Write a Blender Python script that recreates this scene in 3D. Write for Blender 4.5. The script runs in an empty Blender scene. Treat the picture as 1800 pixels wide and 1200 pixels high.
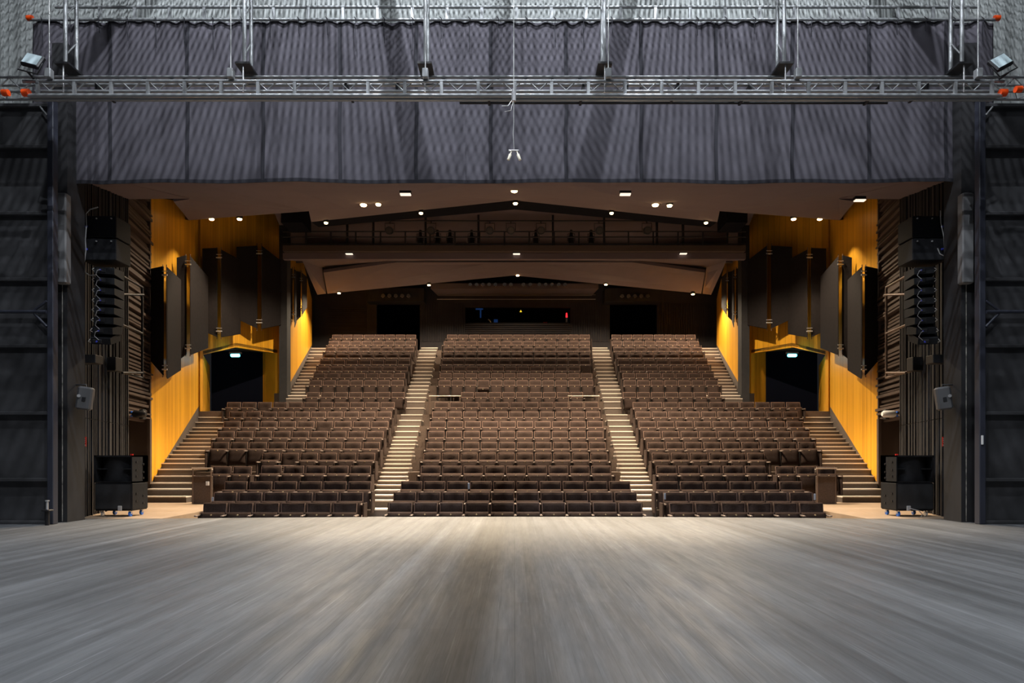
import bpy, math, random
from mathutils import Vector, Matrix
random.seed(7)
S = bpy.context.scene
COL = S.collection
R = math.radians

# ------------------------------------------------------------------ camera, world, exposure
EYE, F, CX, HY = 1.15, 1200.0, 904.0, 805.0
cam_d = bpy.data.cameras.new('camera')
cam_d.sensor_width = 36; cam_d.lens = 24
cam_d.shift_x = -(CX - 900) / 1800; cam_d.shift_y = (HY - 600) / 1800
cam_d.clip_start = 0.1; cam_d.clip_end = 200
cam = bpy.data.objects.new('camera', cam_d); COL.objects.link(cam)
cam.location = (0, 0, EYE); cam.rotation_euler = (R(90), 0, 0)
S.camera = cam
w = bpy.data.worlds.new('world'); S.world = w; w.use_nodes = True
w.node_tree.nodes['Background'].inputs[0].default_value = (0.9, 0.9, 1.0, 1)
w.node_tree.nodes['Background'].inputs[1].default_value = 0.012
S.view_settings.view_transform = 'Standard'; S.view_settings.look = 'None'
S.view_settings.exposure = 0.0; S.view_settings.gamma = 1.0
S.view_settings.use_curve_mapping = False
S.cycles.max_bounces = 6; S.cycles.diffuse_bounces = 4; S.cycles.glossy_bounces = 2
S.cycles.sample_clamp_indirect = 4.0; S.cycles.sample_clamp_direct = 0.0

def lamp(name, kind, loc, energy, color, radius=0.05, spot=None, blend=0.3, aim=None, parent=None):
    l = bpy.data.lights.new(name, kind); l.energy = energy; l.color = color
    l.shadow_soft_size = radius
    if kind == 'SPOT':
        l.spot_size = R(spot); l.spot_blend = blend
    o = bpy.data.objects.new(name, l); COL.objects.link(o); o.location = loc
    if aim is not None:
        o.rotation_euler = (Vector(aim) - Vector(loc)).to_track_quat('-Z', 'Y').to_euler()
    if parent: o.parent = parent
    return o

WARM = (1.0, 0.80, 0.56)
COOL = (0.87, 0.93, 1.0)
# work lights of the fly tower, hung above the slatted gridiron
for (x, y, e) in ((-6.6, 7.6, 1900), (-3.3, 7.8, 3300), (0.0, 7.8, 2500), (3.3, 7.8, 3300), (6.6, 7.6, 1900), (-3.3, 2.0, 3800), (3.3, 2.0, 3800)):
    lamp('work_light', 'POINT', (x, y, 14.6), e, COOL, 0.03)

# ------------------------------------------------------------------ helpers
def P(x, y, d):
    return Vector(((x - CX) * d / F, d, EYE + (HY - y) * d / F))

class MB:
    def __init__(s): s.v = []; s.f = []; s.m = []; s.sm = []
    def add(s, verts, faces, mi=0, smooth=False, M=None):
        n = len(s.v)
        s.v += [tuple(M @ Vector(p)) if M else tuple(p) for p in verts]
        for f in faces:
            s.f.append(tuple(i + n for i in f)); s.m.append(mi); s.sm.append(smooth)
        return s
    def hexa(s, p, mi=0, M=None):      # p: 4 bottom + 4 top
        return s.add(p, [(3,2,1,0),(4,5,6,7),(0,1,5,4),(1,2,6,5),(2,3,7,6),(3,0,4,7)], mi, False, M)
    def box(s, a, b, mi=0, M=None):
        x0,x1 = sorted((a[0],b[0])); y0,y1 = sorted((a[1],b[1])); z0,z1 = sorted((a[2],b[2]))
        return s.hexa([(x0,y0,z0),(x1,y0,z0),(x1,y1,z0),(x0,y1,z0),(x0,y0,z1),(x1,y0,z1),(x1,y1,z1),(x0,y1,z1)], mi, M)
    def cbox(s, a, b, c=0.01, mi=0, M=None):   # chamfered box
        x0,x1 = sorted((a[0],b[0])); y0,y1 = sorted((a[1],b[1])); z0,z1 = sorted((a[2],b[2]))
        c = min(c, (x1-x0)/3, (y1-y0)/3, (z1-z0)/3)
        rings = []
        for z, k in ((z0, c), (z0+c, 0), (z1-c, 0), (z1, c)):
            a0, a1, b0, b1 = x0+k, x1-k, y0+k, y1-k
            rings += [(a0+c,b0,z),(a1-c,b0,z),(a1,b0+c,z),(a1,b1-c,z),(a1-c,b1,z),(a0+c,b1,z),(a0,b1-c,z),(a0,b0+c,z)]
        fs = [tuple(range(7,-1,-1)), tuple(range(24,32))]
        for r in range(3):
            for i in range(8):
                j = (i+1) % 8
                fs.append((r*8+i, r*8+j, r*8+8+j, r*8+8+i))
        return s.add(rings, fs, mi, False, M)
    def slab(s, pts, off, mi=0):       # polygon extruded by vector
        n = len(pts); off = Vector(off)
        v = [Vector(p) for p in pts] + [Vector(p) + off for p in pts]
        fs = [tuple(range(n)), tuple(range(2*n-1, n-1, -1))]
        for i in range(n):
            j = (i+1) % n
            fs.append((i, i+n, j+n, j))
        return s.add(v, fs, mi)
    def tube(s, pts, r, n=8, mi=0, closed=False, M=None):
        pts = [Vector(p) for p in pts]; k = len(pts); vs = []
        prev = None
        for i, p in enumerate(pts):
            a = pts[(i-1) % k] if (closed or i > 0) else p
            b = pts[(i+1) % k] if (closed or i < k-1) else p
            t = (b - a).normalized()
            if prev is None:
                u = t.orthogonal().normalized()
            else:
                u = (prev - t * prev.dot(t)).normalized()
            prev = u; w_ = t.cross(u)
            rr = r[i] if isinstance(r, (list, tuple)) else r
            for j in range(n):
                an = 2*math.pi*j/n
                vs.append(p + (u*math.cos(an) + w_*math.sin(an)) * rr)
        fs = []
        for i in range(k if closed else k-1):
            for j in range(n):
                j2 = (j+1) % n; i2 = (i+1) % k
                fs.append((i*n+j, i*n+j2, i2*n+j2, i2*n+j))
        s.add(vs, fs, mi, n > 5, M)
        if not closed:
            s.add(vs[:n], [tuple(range(n-1,-1,-1))], mi, False, M); s.add(vs[-n:], [tuple(range(n))], mi, False, M)
        return s
    def cyl(s, a, b, r, n=12, mi=0, M=None): return s.tube([a, b], r, n, mi, False, M)
    def build(s, name, mats, parent=None, link=True, recalc=True):
        me = bpy.data.meshes.new(name); me.from_pydata(s.v, [], s.f)
        if not isinstance(mats, (list, tuple)): mats = [mats]
        for m in mats: me.materials.append(m)
        me.polygons.foreach_set('material_index', s.m); me.polygons.foreach_set('use_smooth', s.sm)
        if recalc:
            import bmesh
            bm = bmesh.new(); bm.from_mesh(me); bmesh.ops.recalc_face_normals(bm, faces=bm.faces); bm.to_mesh(me); bm.free()
        o = bpy.data.objects.new(name, me)
        if link: COL.objects.link(o)
        if parent:
            o.parent = parent
            o.matrix_parent_inverse = Matrix.Translation(parent.location).inverted() if parent.get('world_children') else Matrix()
        return o

def tag(o, label, cat, group=None, kind=None):
    o['label'] = label; o['category'] = cat
    if group: o['group'] = group
    if kind: o['kind'] = kind
    return o
def empty(name, label, cat, loc=(0,0,0), group=None, world=True):
    """Empty at the thing's base; children given in world coordinates when world=True."""
    o = bpy.data.objects.new(name, None); COL.objects.link(o); o.location = loc; o.empty_display_size = 0.2
    if world: o['world_children'] = 1
    return tag(o, label, cat, group)
def struct(o): o['kind'] = 'structure'; return o
def copy_tree(o, parent=None):
    c = o.copy(); COL.objects.link(c)
    if parent is not None: c.parent = parent
    for ch in list(o.children): copy_tree(ch, c)
    return c

# ------------------------------------------------------------------ materials
def mat(name, col, rough=0.6, metal=0.0, noise=None, emit=None, estr=1.0, spec=None):
    m = bpy.data.materials.new(name); m.use_nodes = True
    nt = m.node_tree; b = nt.nodes['Principled BSDF']
    b.inputs['Base Color'].default_value = (*col, 1); b.inputs['Roughness'].default_value = rough
    b.inputs['Metallic'].default_value = metal
    if spec is not None: b.inputs['Specular IOR Level'].default_value = spec
    if emit:
        b.inputs['Emission Color'].default_value = (*emit, 1); b.inputs['Emission Strength'].default_value = estr
    if noise:
        sc, amt = noise[0], noise[1]; stretch = noise[2] if len(noise) > 2 else (1,1,1)
        tc = nt.nodes.new('ShaderNodeTexCoord'); mp = nt.nodes.new('ShaderNodeMapping'); mp.inputs['Scale'].default_value = stretch
        nz = nt.nodes.new('ShaderNodeTexNoise'); nz.inputs['Scale'].default_value = sc; nz.inputs['Detail'].default_value = 6
        rp = nt.nodes.new('ShaderNodeValToRGB')
        rp.color_ramp.elements[0].position = 0.3; rp.color_ramp.elements[1].position = 0.7
        rp.color_ramp.elements[0].color = (*[c*(1-amt) for c in col], 1); rp.color_ramp.elements[1].color = (*[min(1, c*(1+amt)) for c in col], 1)
        nt.links.new(tc.outputs['Object'], mp.inputs[0]); nt.links.new(mp.outputs[0], nz.inputs[0])
        nt.links.new(nz.outputs[0], rp.inputs[0]); nt.links.new(rp.outputs[0], b.inputs['Base Color'])
    return m

def wood_mat(name, a, b_, plank=0.13, along='Z', across='XY', rough=0.45):
    m = bpy.data.materials.new(name); m.use_nodes = True
    nt = m.node_tree; L = nt.links.new; N = nt.nodes.new; b = nt.nodes['Principled BSDF']
    tc = N('ShaderNodeTexCoord'); sep = N('ShaderNodeSeparateXYZ'); L(tc.outputs['Object'], sep.inputs[0])
    add = N('ShaderNodeMath'); add.operation = 'ADD'
    k = N('ShaderNodeMath'); k.operation = 'MULTIPLY'; k.inputs[1].default_value = 1.31
    L(sep.outputs['Y'], k.inputs[0]); L(sep.outputs['X'], add.inputs[0]); L(k.outputs[0], add.inputs[1])
    dv = N('ShaderNodeMath'); dv.operation = 'DIVIDE'; dv.inputs[1].default_value = plank; L(add.outputs[0], dv.inputs[0])
    fl = N('ShaderNodeMath'); fl.operation = 'FLOOR'; L(dv.outputs[0], fl.inputs[0])
    fr = N('ShaderNodeMath'); fr.operation = 'FRACT'; L(dv.outputs[0], fr.inputs[0])
    wn = N('ShaderNodeTexWhiteNoise'); wn.noise_dimensions = '1D'; L(fl.outputs[0], wn.inputs['W'])
    mp = N('ShaderNodeMapping'); mp.inputs['Scale'].default_value = (14, 14, 0.7); L(tc.outputs['Object'], mp.inputs[0])
    nz = N('ShaderNodeTexNoise'); nz.inputs['Scale'].default_value = 2.0; nz.inputs['Detail'].default_value = 5; L(mp.outputs[0], nz.inputs[0])
    mx = N('ShaderNodeMath'); mx.operation = 'MULTIPLY_ADD'; mx.inputs[1].default_value = 0.45; L(wn.outputs[0], mx.inputs[0])
    h = N('ShaderNodeMath'); h.operation = 'MULTIPLY'; h.inputs[1].default_value = 0.6; L(nz.outputs[0], h.inputs[0]); L(h.outputs[0], mx.inputs[2])
    rp = N('ShaderNodeValToRGB'); rp.color_ramp.elements[0].color = (*a, 1); rp.color_ramp.elements[1].color = (*b_, 1)
    rp.color_ramp.elements[0].position = 0.15; rp.color_ramp.elements[1].position = 0.8
    L(mx.outputs[0], rp.inputs[0])
    gt = N('ShaderNodeMath'); gt.operation = 'GREATER_THAN'; gt.inputs[1].default_value = 0.05; L(fr.outputs[0], gt.inputs[0])
    mm = N('ShaderNodeMapRange'); mm.inputs['To Min'].default_value = 0.55; L(gt.outputs[0], mm.inputs[0])
    vm = N('ShaderNodeVectorMath'); vm.operation = 'SCALE'; L(rp.outputs[0], vm.inputs[0]); L(mm.outputs[0], vm.inputs['Scale'])
    L(vm.outputs[0], b.inputs['Base Color']); b.inputs['Roughness'].default_value = rough
    return m

def floor_mat():
    m = bpy.data.materials.new('worn_black_stage_floor'); m.use_nodes = True
    nt = m.node_tree; L = nt.links.new; N = nt.nodes.new; b = nt.nodes['Principled BSDF']
    tc = N('ShaderNodeTexCoord')
    def nz(scale, st, det=6, rough=0.6):
        mp = N('ShaderNodeMapping'); mp.inputs['Scale'].default_value = st; L(tc.outputs['Object'], mp.inputs[0])
        n = N('ShaderNodeTexNoise'); n.inputs['Scale'].default_value = scale; n.inputs['Detail'].default_value = det
        n.inputs['Roughness'].default_value = rough; L(mp.outputs[0], n.inputs[0]); return n.outputs[0]
    def mr(v, a0, a1, b0, b1):
        r = N('ShaderNodeMapRange'); r.inputs['From Min'].default_value = a0; r.inputs['From Max'].default_value = a1
        r.inputs['To Min'].default_value = b0; r.inputs['To Max'].default_value = b1; L(v, r.inputs[0]); return r.outputs[0]
    def mul(a, c):
        n = N('ShaderNodeMath'); n.operation = 'MULTIPLY'; L(a, n.inputs[0]); L(c, n.inputs[1]); return n.outputs[0]
    streak = mr(nz(1.0, (5.5, 0.06, 1), 7, 0.7), 0.36, 0.66, 0.74, 1.26)
    wide = mr(nz(1.0, (1.1, 0.03, 1), 3, 0.5), 0.36, 0.64, 0.80, 1.18)
    cloud = mr(nz(0.55, (1, 0.7, 1), 5), 0.35, 0.65, 0.86, 1.14)
    fine = mr(nz(40.0, (1, 0.06, 1), 4), 0.3, 0.7, 0.86, 1.14)
    scr = mr(nz(6.0, (6, 0.10, 1), 3), 0.60, 0.70, 1.0, 1.45)
    mpb = N('ShaderNodeMapping'); mpb.inputs['Rotation'].default_value = (0, 0, R(90)); L(tc.outputs['Object'], mpb.inputs[0])
    bk = N('ShaderNodeTexBrick'); bk.offset = 0.37; L(mpb.outputs[0], bk.inputs['Vector'])
    for k_, v_ in (('Color1', .84), ('Color2', 1.0), ('Mortar', .74)): bk.inputs[k_].default_value = (v_, v_, v_, 1)
    for k_, v_ in (('Scale', 1.0), ('Mortar Size', .0025), ('Brick Width', 2.3), ('Row Height', .115), ('Bias', -.1)): bk.inputs[k_].default_value = v_
    sb = N('ShaderNodeSeparateColor'); L(bk.outputs['Color'], sb.inputs[0])
    v = mul(mul(mul(streak, wide), mul(cloud, fine)), mul(scr, sb.outputs[0]))
    # board joints
    sep = N('ShaderNodeSeparateXYZ'); L(tc.outputs['Object'], sep.inputs[0])
    dv = N('ShaderNodeMath'); dv.operation = 'DIVIDE'; dv.inputs[1].default_value = 1.22; L(sep.outputs['X'], dv.inputs[0])
    fr = N('ShaderNodeMath'); fr.operation = 'FRACT'; L(dv.outputs[0], fr.inputs[0])
    gt = N('ShaderNodeMath'); gt.operation = 'GREATER_THAN'; gt.inputs[1].default_value = 0.006; L(fr.outputs[0], gt.inputs[0])
    v = mul(v, mr(gt.outputs[0], 0, 1, 0.7, 1))
    vm = N('ShaderNodeVectorMath'); vm.operation = 'SCALE'; vm.inputs[0].default_value = (0.172, 0.178, 0.188); L(v, vm.inputs['Scale'])
    L(vm.outputs[0], b.inputs['Base Color'])
    L(mr(nz(2.0, (5, 0.5, 1)), 0.3, 0.7, 0.42, 0.62), b.inputs['Roughness'])
    b.inputs['Specular IOR Level'].default_value = 0.35
    return m

M = dict(
    floor=floor_mat(),
    sidefloor=mat('pale_brown_floor', (0.42, 0.31, 0.22), 0.5, noise=(3, .12, (8, .8, 1))),
    terrace=mat('dark_carpet', (0.10, 0.070, 0.055), 0.9, noise=(30, .2)),
    tread=mat('stair_tread', (0.74, 0.66, 0.58), 0.7, noise=(40, .08)),
    riser=mat('stair_riser', (0.105, 0.083, 0.07), 0.8, noise=(40, .15)),
    velvet=mat('brown_velvet', (0.044, 0.029, 0.0245), 0.95, noise=(55, .25), spec=0.2),
    piping=mat('seat_piping', (0.30, 0.19, 0.15), 0.8),
    plate=mat('brass_plate', (0.85, 0.68, 0.42), 0.35, 0.3),
    seatmetal=mat('seat_stand_metal', (0.03, 0.027, 0.027), 0.5),
    armrest=mat('armrest', (0.30, 0.24, 0.21), 0.35, 0.2),
    wood=wood_mat('golden_oak_panelling', (0.58, 0.26, 0.012), (0.86, 0.43, 0.028), 0.16),
    leaf=mat('absorber_felt', (0.015, 0.0125, 0.013), 0.95, noise=(12, .15), spec=0.15),
    ceil=mat('ceiling_brown', (0.140, 0.108, 0.118), 0.95, noise=(1.5, .05)),
    ceildark=mat('ceiling_near_black', (0.012, 0.012, 0.015), 1.0, spec=0.0),
    dark=mat('black_wall', (0.018, 0.017, 0.019), 0.8, noise=(6, .2)),
    flute=mat('dark_fluted_panel', (0.029, 0.0285, 0.031), 0.75, spec=0.2, noise=(4, .2, (1, 1, .2))),
    louvre=mat('brown_louvre', (0.085, 0.058, 0.046), 0.6),
    void=mat('black_void', (0.004, 0.004, 0.006), 1.0, spec=0.0),
    navy=mat('dark_navy_recess', (0.006, 0.007, 0.013), 1.0, spec=0.0),
    cloth=mat('black_border_cloth', (0.094, 0.088, 0.104), 0.95, noise=(2.2, .15), spec=0.15),
    seam=mat('cloth_seam', (0.022, 0.021, 0.028), 0.95),
    towerwall=mat('grey_tower_wall', (0.30, 0.315, 0.31), 0.8, noise=(0.8, .12)),
    steel=mat('portal_steel', (0.05, 0.05, 0.054), 0.55, noise=(2, .45)),
    frame=mat('portal_frame_blue_black', (0.035, 0.038, 0.055), 0.5),
    alu=mat('aluminium_pipe', (0.33, 0.34, 0.35), 0.3, 0.35),
    darkpipe=mat('dark_pipe', (0.022, 0.022, 0.025), 0.45, 0.3),
    brownpipe=mat('brown_pipe', (0.20, 0.14, 0.11), 0.45, 0.3),
    rail=mat('handrail', (0.62, 0.52, 0.44), 0.35, 0.5),
    black=mat('black_plastic', (0.014, 0.014, 0.016), 0.45),
    cab=mat('speaker_cabinet', (0.015, 0.0155, 0.018), 0.7, spec=0.15, noise=(25, .15)),
    grille=mat('speaker_grille', (0.02, 0.021, 0.024), 0.6, noise=(120, .3)),
    greycab=mat('grey_speaker', (0.09, 0.09, 0.095), 0.55),
    blue=mat('blue_wheel', (0.02, 0.16, 0.75), 0.4),
    bluep=mat('blue_connector', (0.06, 0.08, 0.6), 0.4),
    silver=mat('silver', (0.75, 0.75, 0.76), 0.25, 0.6),
    white=mat('white_plastic', (0.8, 0.8, 0.8), 0.4),
    red=mat('red_sign', (0.75, 0.03, 0.02), 0.4),
    orange=mat('orange_cap', (0.95, 0.09, 0.01), 0.4),
    cable=mat('pale_cable', (0.35, 0.35, 0.36), 0.5),
    wire=mat('steel_wire', (0.65, 0.65, 0.64), 0.35, 0.5),
    mic=mat('cream_microphone', (0.85, 0.78, 0.62), 0.4),
    backwall=mat('rear_wall_panel', (0.042, 0.038, 0.041), 0.85, spec=0.2, noise=(2, .15)),
    worn=mat('worn_pale_edge', (0.36, 0.34, 0.30), 0.7, noise=(9, .8)),
    glass=mat('dim_lens', (0.10, 0.09, 0.085), 0.15, 0.2),
    flood=mat('floodlight_glass', (0.45, 0.55, 0.58), 0.2),
    glow=mat('lamp_glow', (1, 1, 1), 0.5, emit=(1.0, 0.62, 0.27), estr=26),
    linear=mat('linear_light_face', (1, 1, 1), 0.5, emit=(1.0, 0.85, 0.68), estr=1.1),
    cyan=mat('exit_luminaire', (1, 1, 1), 0.5, emit=(0.05, 0.75, 0.95), estr=7),
    redled=mat('red_led', (0.2, 0, 0), 0.5, emit=(1.0, 0.02, 0.03), estr=2.2),
    yellowled=mat('yellow_led', (0.2, .1, 0), 0.5, emit=(0.9, 0.6, 0.03), estr=1.2),
    bluescreen=mat('dim_blue_screen', (0, 0, 0), 0.5, emit=(0.03, 0.12, 0.42), estr=0.14),
)
ORD = ['first','second','third','fourth','fifth','sixth','seventh','eighth','ninth','tenth','eleventh','twelfth','thirteenth','fourteenth','fifteenth','sixteenth','seventeenth','eighteenth','nineteenth']

# ------------------------------------------------------------------ stage floor and forestage
def edge_y(x): return 13.42 - 0.42 * (min(abs(x), 7) / 6.7) ** 2
b = MB()
xs = [-16 + i for i in range(33)]
top = [(x, edge_y(x), 0) for x in xs]
b.slab([(xs[0], -9, 0), (xs[-1], -9, 0)] + top[::-1], (0, 0, -0.25))
struct(b.build('floor', M['floor']))
for s in (-1, 1):       # side passages at stage level
    b = MB()
    pts = [(s*11, edge_y(11)+.004, -.001), (s*6.72, edge_y(6.72)+.004, -.001), (s*6.78, 15.4, -.001), (s*7.0, 17.9, -.001), (s*11, 17.9, -.001)]
    b.slab(pts, (0, 0, -0.9))
    struct(b.build('floor', M['sidefloor']))

# ------------------------------------------------------------------ rows: (back-top image y, distance)
ROW_Y = [883, 864.5, 845.5, 818.4, 795.6, 776.7, 757.5, 740, 723, 706.5, 689, 668.3, 655.7, 643.8, 632.7, 621.6, 610, 599.5, 588]
ROW_D = [14.2, 15.1, 16.0, 17.0, 17.95, 18.9, 19.85, 20.8, 21.75, 22.7, 23.9, 24.9, 25.9, 26.9, 27.9, 28.9, 29.9, 30.9, 31.9]
SEAT_H = 0.82
ROWF = [EYE + (HY - y) * d / F - SEAT_H for y, d in zip(ROW_Y, ROW_D)]
def front(k): return ROW_D[k] - 0.60 if k < 19 else 32.6
TOPF = 6.0
# terraces
W_LOW = [6.7, 6.74, 6.78, 7.0, 7.9, 8.55, 8.75, 9.0, 9.2, 9.7]
for k in range(19):
    b = MB(); wx = W_LOW[k] if k < 10 else (8.0 if k < 12 else 8.9)
    y0, y1 = front(k), front(k+1) + 0.02
    if k == 10: wx = 10.9
    b.box((-wx, y0, ROWF[k] - 1.2), (wx, y1, ROWF[k]))
    struct(b.build('floor', M['terrace']))
b = MB(); b.box((-9.9, 32.5, 4), (9.9, 34.6, TOPF)); struct(b.build('floor', M['terrace']))

# ------------------------------------------------------------------ stairs
def flight(name, label, pts):
    """pts: list of (y_front, z_top, xl, xr, y_back); every step a part."""
    e = empty(name, label, 'stairs', ((pts[0][2]+pts[0][3])/2, pts[0][0], pts[0][1]-.16), 'carpeted stairs between the seat blocks')
    for (yf, z, xl, xr, yb) in pts:
        m = MB(); m.box((xl, yf - .02, z - .55), (xr, yb, z - .03), 0)
        m.box((xl, yf - .035, z - .03), (xr, yb, z), 1)
        m.build('step', [M['riser'], M['tread']], e)
    return e
def aisle_x(d):            # inner and outer edge of the left aisle (positive numbers)
    t = (d - 14.2) / (30.9 - 14.2)
    return 2.62 + t * 0.90, 3.30 + t * 1.0
for s in (-1, 1):
    steps = []
    for k in range(1, 19):
        n = 3 if 4 <= k <= 8 else 2
        z0, z1 = ROWF[k-1], ROWF[k]; y0, y1 = front(k-1), front(k)
        for i in range(n):
            y = y0 + (y1 - y0) * (i + 1) / n - 0.0; z = z0 + (z1 - z0) * (i + 1) / n
            a, c = aisle_x(y + .3)
            steps.append((y, z + .002, *sorted((s*a, s*c)), y1 + (1.0 if i == n-1 else 0.0)))
        if k < 18: steps[-1] = (*steps[-1][:4], front(k) + (front(k+1)-front(k)) / (3 if 3 <= k <= 7 else 2))
    y, z = front(0) + .35, ROWF[0]
    a, c = aisle_x(y); steps.insert(0, (13.55, ROWF[0] + .002, *sorted((s*a, s*c)), front(1) - .3))
    for i, zz in enumerate((TOPF - .3,)):
        a, c = aisle_x(31.9); steps.append((31.95, ROWF[18] + .22, *sorted((s*a, s*c)), 32.6))
    flight('aisle_stairs', 'pale-edged stairs climbing between the centre seats and the %s seats' % ('left' if s < 0 else 'right'), steps)
    # lower side stairs beside the wood wall
    steps = []
    ys = [872, 858.7, 848, 836, 824, 813.3, 805.3, 797.9, 790.7, 784, 777.3, 770.1, 763.2, 756.8, 750.7, 741.3, 732.5, 722.7]
    xr_px = [328, 334, 338, 341, 345, 347, 348, 350, 352, 355, 360, 362, 366, 370, 376, 380, 386, 396]
    for i, y in enumerate(ys):
        d = 17.7 + i * 0.305; z = P(0, y, d)[2]
        xl = -9.72 - (d - 18.2) * 0.20; xr = (xr_px[i] - CX) * d / F + .35 * min(1, i/3)
        if i: z = max(z, steps[-1][1] + .10)
        steps.append((d, z, *sorted((s*-xl, s*-xr)), 24.3 if i == 17 else d + .32))
    ZL = steps[-1][1]
    flight('side_stairs', 'narrow stairs rising along the %s golden wood wall to the exit' % ('left' if s < 0 else 'right'), steps)
    # upper side stairs
    steps = []; n = 17
    for i in range(n):
        t = i / (n - 1); y = 700 - t * (700 - 611.5); d = 24.2 + t * 7.6
        z = P(0, y, d)[2]; X = 8.08 + 1.38 * t; Xr = X - 1.6
        steps.append((d, z, *sorted((s*X, s*Xr)), 32.6 if i == n-1 else d + .49))
    flight('side_stairs', 'upper stairs beside the far %s wood wall above the exit' % ('left' if s < 0 else 'right'), steps)

# ------------------------------------------------------------------ theatre seats
def grid_front(w, z0, z1, yb, yt, depth, dent, mi=0, nx=8, nz=6):
    """cushion with a softly shaped front (towards -Y), flat back."""
    m = MB(); vs = []
    for j in range(nz+1):
        v = j / nz; z = z0 + (z1-z0)*v; y = yb + (yt-yb)*v
        for i in range(nx+1):
            u = i / nx*2 - 1; x = u*w/2
            rim = max(0, max(abs(u), abs(2*v-1)) - .8) / .2
            dd = depth * (1 - .45*rim**2) - dent * math.exp(-((u/.45)**2 + ((v-.62)/.16)**2))
            xx = x * (1 - .02*(rim > .9))
            vs.append((xx, y - dd, z))
    n1 = len(vs)
    for j in range(nz+1):
        v = j / nz; z = z0 + (z1-z0)*v; y = yb + (yt-yb)*v
        for i in range(nx+1): vs.append(((i/nx-.5)*w, y, z))
    fs = []; W = nx+1
    for j in range(nz):
        for i in range(nx):
            a = j*W+i; fs.append((a, a+1, a+W+1, a+W)); c = a+n1; fs.append((c+W, c+W+1, c+1, c))
    for i in range(nx):
        fs.append((i+1, i, n1+i, n1+i+1)); t = nz*W+i; fs.append((t, t+1, n1+t+1, n1+t))
    for j in range(nz):
        a = j*W; fs.append((a, a+W, n1+a+W, n1+a)); c = j*W+nx; fs.append((c+W, c, n1+c, n1+c+W))
    m.add(vs, fs, mi, True)
    return m
PW = 0.50   # nominal pitch, scaled per row
def seat_parts(open_=False):
    back = grid_front(.452, .40, .82, .0, .055, .075, .045, 0)
    pip = MB()
    y0, y1 = -.052, -.004
    for (xa, za, xb, zb) in ((-.220,.62,-.220,.812),(-.220,.812,.220,.812),(.220,.812,.220,.62)):
        f = lambda z: -.046 + (z-.40)*.055/.42
        pip.tube([(xa, f(za), za), (xb, f(zb), zb)], .006, 5)
    if not open_:
        seat = grid_front(.45, .20, .635, -.15, -.075, .085, -.006, 0, 6, 5)
        sp = MB(); sp.tube([(-.22, -.165, .625), (.22, -.165, .625)], .006, 5)
        pl = MB(); pl.cyl((0, -.160, .585), (0, -.178, .584), .0145, 10)
    else:
        seat = MB(); seat.cbox((-.225, -.52, .40), (.225, -.06, .50), .03)
        sp = MB(); sp.tube([(-.22, -.525, .49), (.22, -.525, .49)], .006, 5)
        pl = MB(); pl.cyl((0, -.515, .445), (0, -.528, .445), .0145, 10)
    arm = MB(); arm.cbox((-.25-.022, -.30, .555), (-.25+.022, -.02, .585), .008)
    st = MB(); st.box((-.25-.012, -.16, .0), (-.25+.012, -.04, .555)); st.box((-.25-.02, -.22, .0), (-.25+.02, .0, .015))
    st.box((-.25, -.10, .18), (.25, -.06, .21))
    return dict(backrest=(back, 'velvet'), piping=(pip, 'piping'), seat=(seat, 'velvet'), seat_piping=(sp, 'piping'), number_plate=(pl, 'plate'), armrest=(arm, 'armrest'), stand=(st, 'seatmetal'))
def make_seat(open_):
    e = bpy.data.objects.new('theatre_seat', None); COL.objects.link(e); e.empty_display_size = .1
    d = seat_parts(open_); po = {}
    for k, (mb, mm) in d.items():
        par = e if k not in ('piping', 'seat_piping', 'number_plate') else po['backrest' if k == 'piping' else 'seat']
        po[k] = mb.build('piping' if k == 'seat_piping' else k, M[mm], par)
    return e
protos = {False: make_seat(False), True: make_seat(True)}
used = {False: False, True: False}
endp = MB(); endp.cbox((-.016, -.26, .10), (.016, .06, .60), .012)
arm2 = MB(); arm2.cbox((-.022, -.30, .555), (.022, -.02, .585), .008)
endp_o = endp.build('end_panel', M['velvet'], None, link=False); arm_o = arm2.build('armrest', M['armrest'], None, link=False)

# block rows: (row index, x_left px, pitch px, n)
CENTRE = [(683,44.9,10),(691.2,43.2,10),(704.4,40.7,10),(740,37.4,9),(744.4,32.6,10),(750,31.7,10),(753,31,10),(755.5,30.7,10),(760,27,11),(764.4,26.3,11),
          (810.8,24,9),(771,22.8,12),(773,22.5,12),(775.4,22.4,11.6),(776.4,20.25,13),(778.5,20.1,13),(779.6,19.9,13),(780,19.9,13),(786,19.4,13)]
LEFT = [(356.7,45.8,6),(375.6,44.4,6),(394.4,43.6,6),(458.9,39.2,5),(461,33.5,6),(372,33.2,9),(382,32.8,9),(393,32.5,9),(403,28.8,10),(399,27,11),
        (539,24.9,7),(544,24,7),(550.5,23.3,7),(558,22.9,7),(562,22.9,7),(569.5,22,7),(572.7,19.6,8),(578,19.3,8),(584,18.6,8)]
# side benches beside the lower stairs (row four and a half)
rows = []
for k in range(19):
    rows.append(('centre', k, CENTRE[k], ROW_D[k], ROWF[k]))
    rows.append(('left', k, LEFT[k], ROW_D[k] - (.12 if k < 3 else 0), ROWF[k]))
    x0, p, n = LEFT[k]; rows.append(('right', k, (2*CX - x0 - p*n, p, n), ROW_D[k] - (.12 if k < 3 else 0), ROWF[k]))
dO = 17.5; zO = P(0, 819.5, dO)[2] - SEAT_H
rows.insert(12, ('left side', 3, (373.8, 35.8, 2), dO, zO)); rows.insert(13, ('right side', 3, (1363, 36, 3), dO, zO))
OPEN = {('left', 4, 1), ('left', 7, 5), ('left', 9, 2), ('centre', 11, 3)}
count = 0
mass = MB(); mass_parts = seat_parts(False); MI = {'velvet': 0, 'piping': 1, 'plate': 2, 'armrest': 3, 'seatmetal': 4}
hue_mats = []
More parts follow.
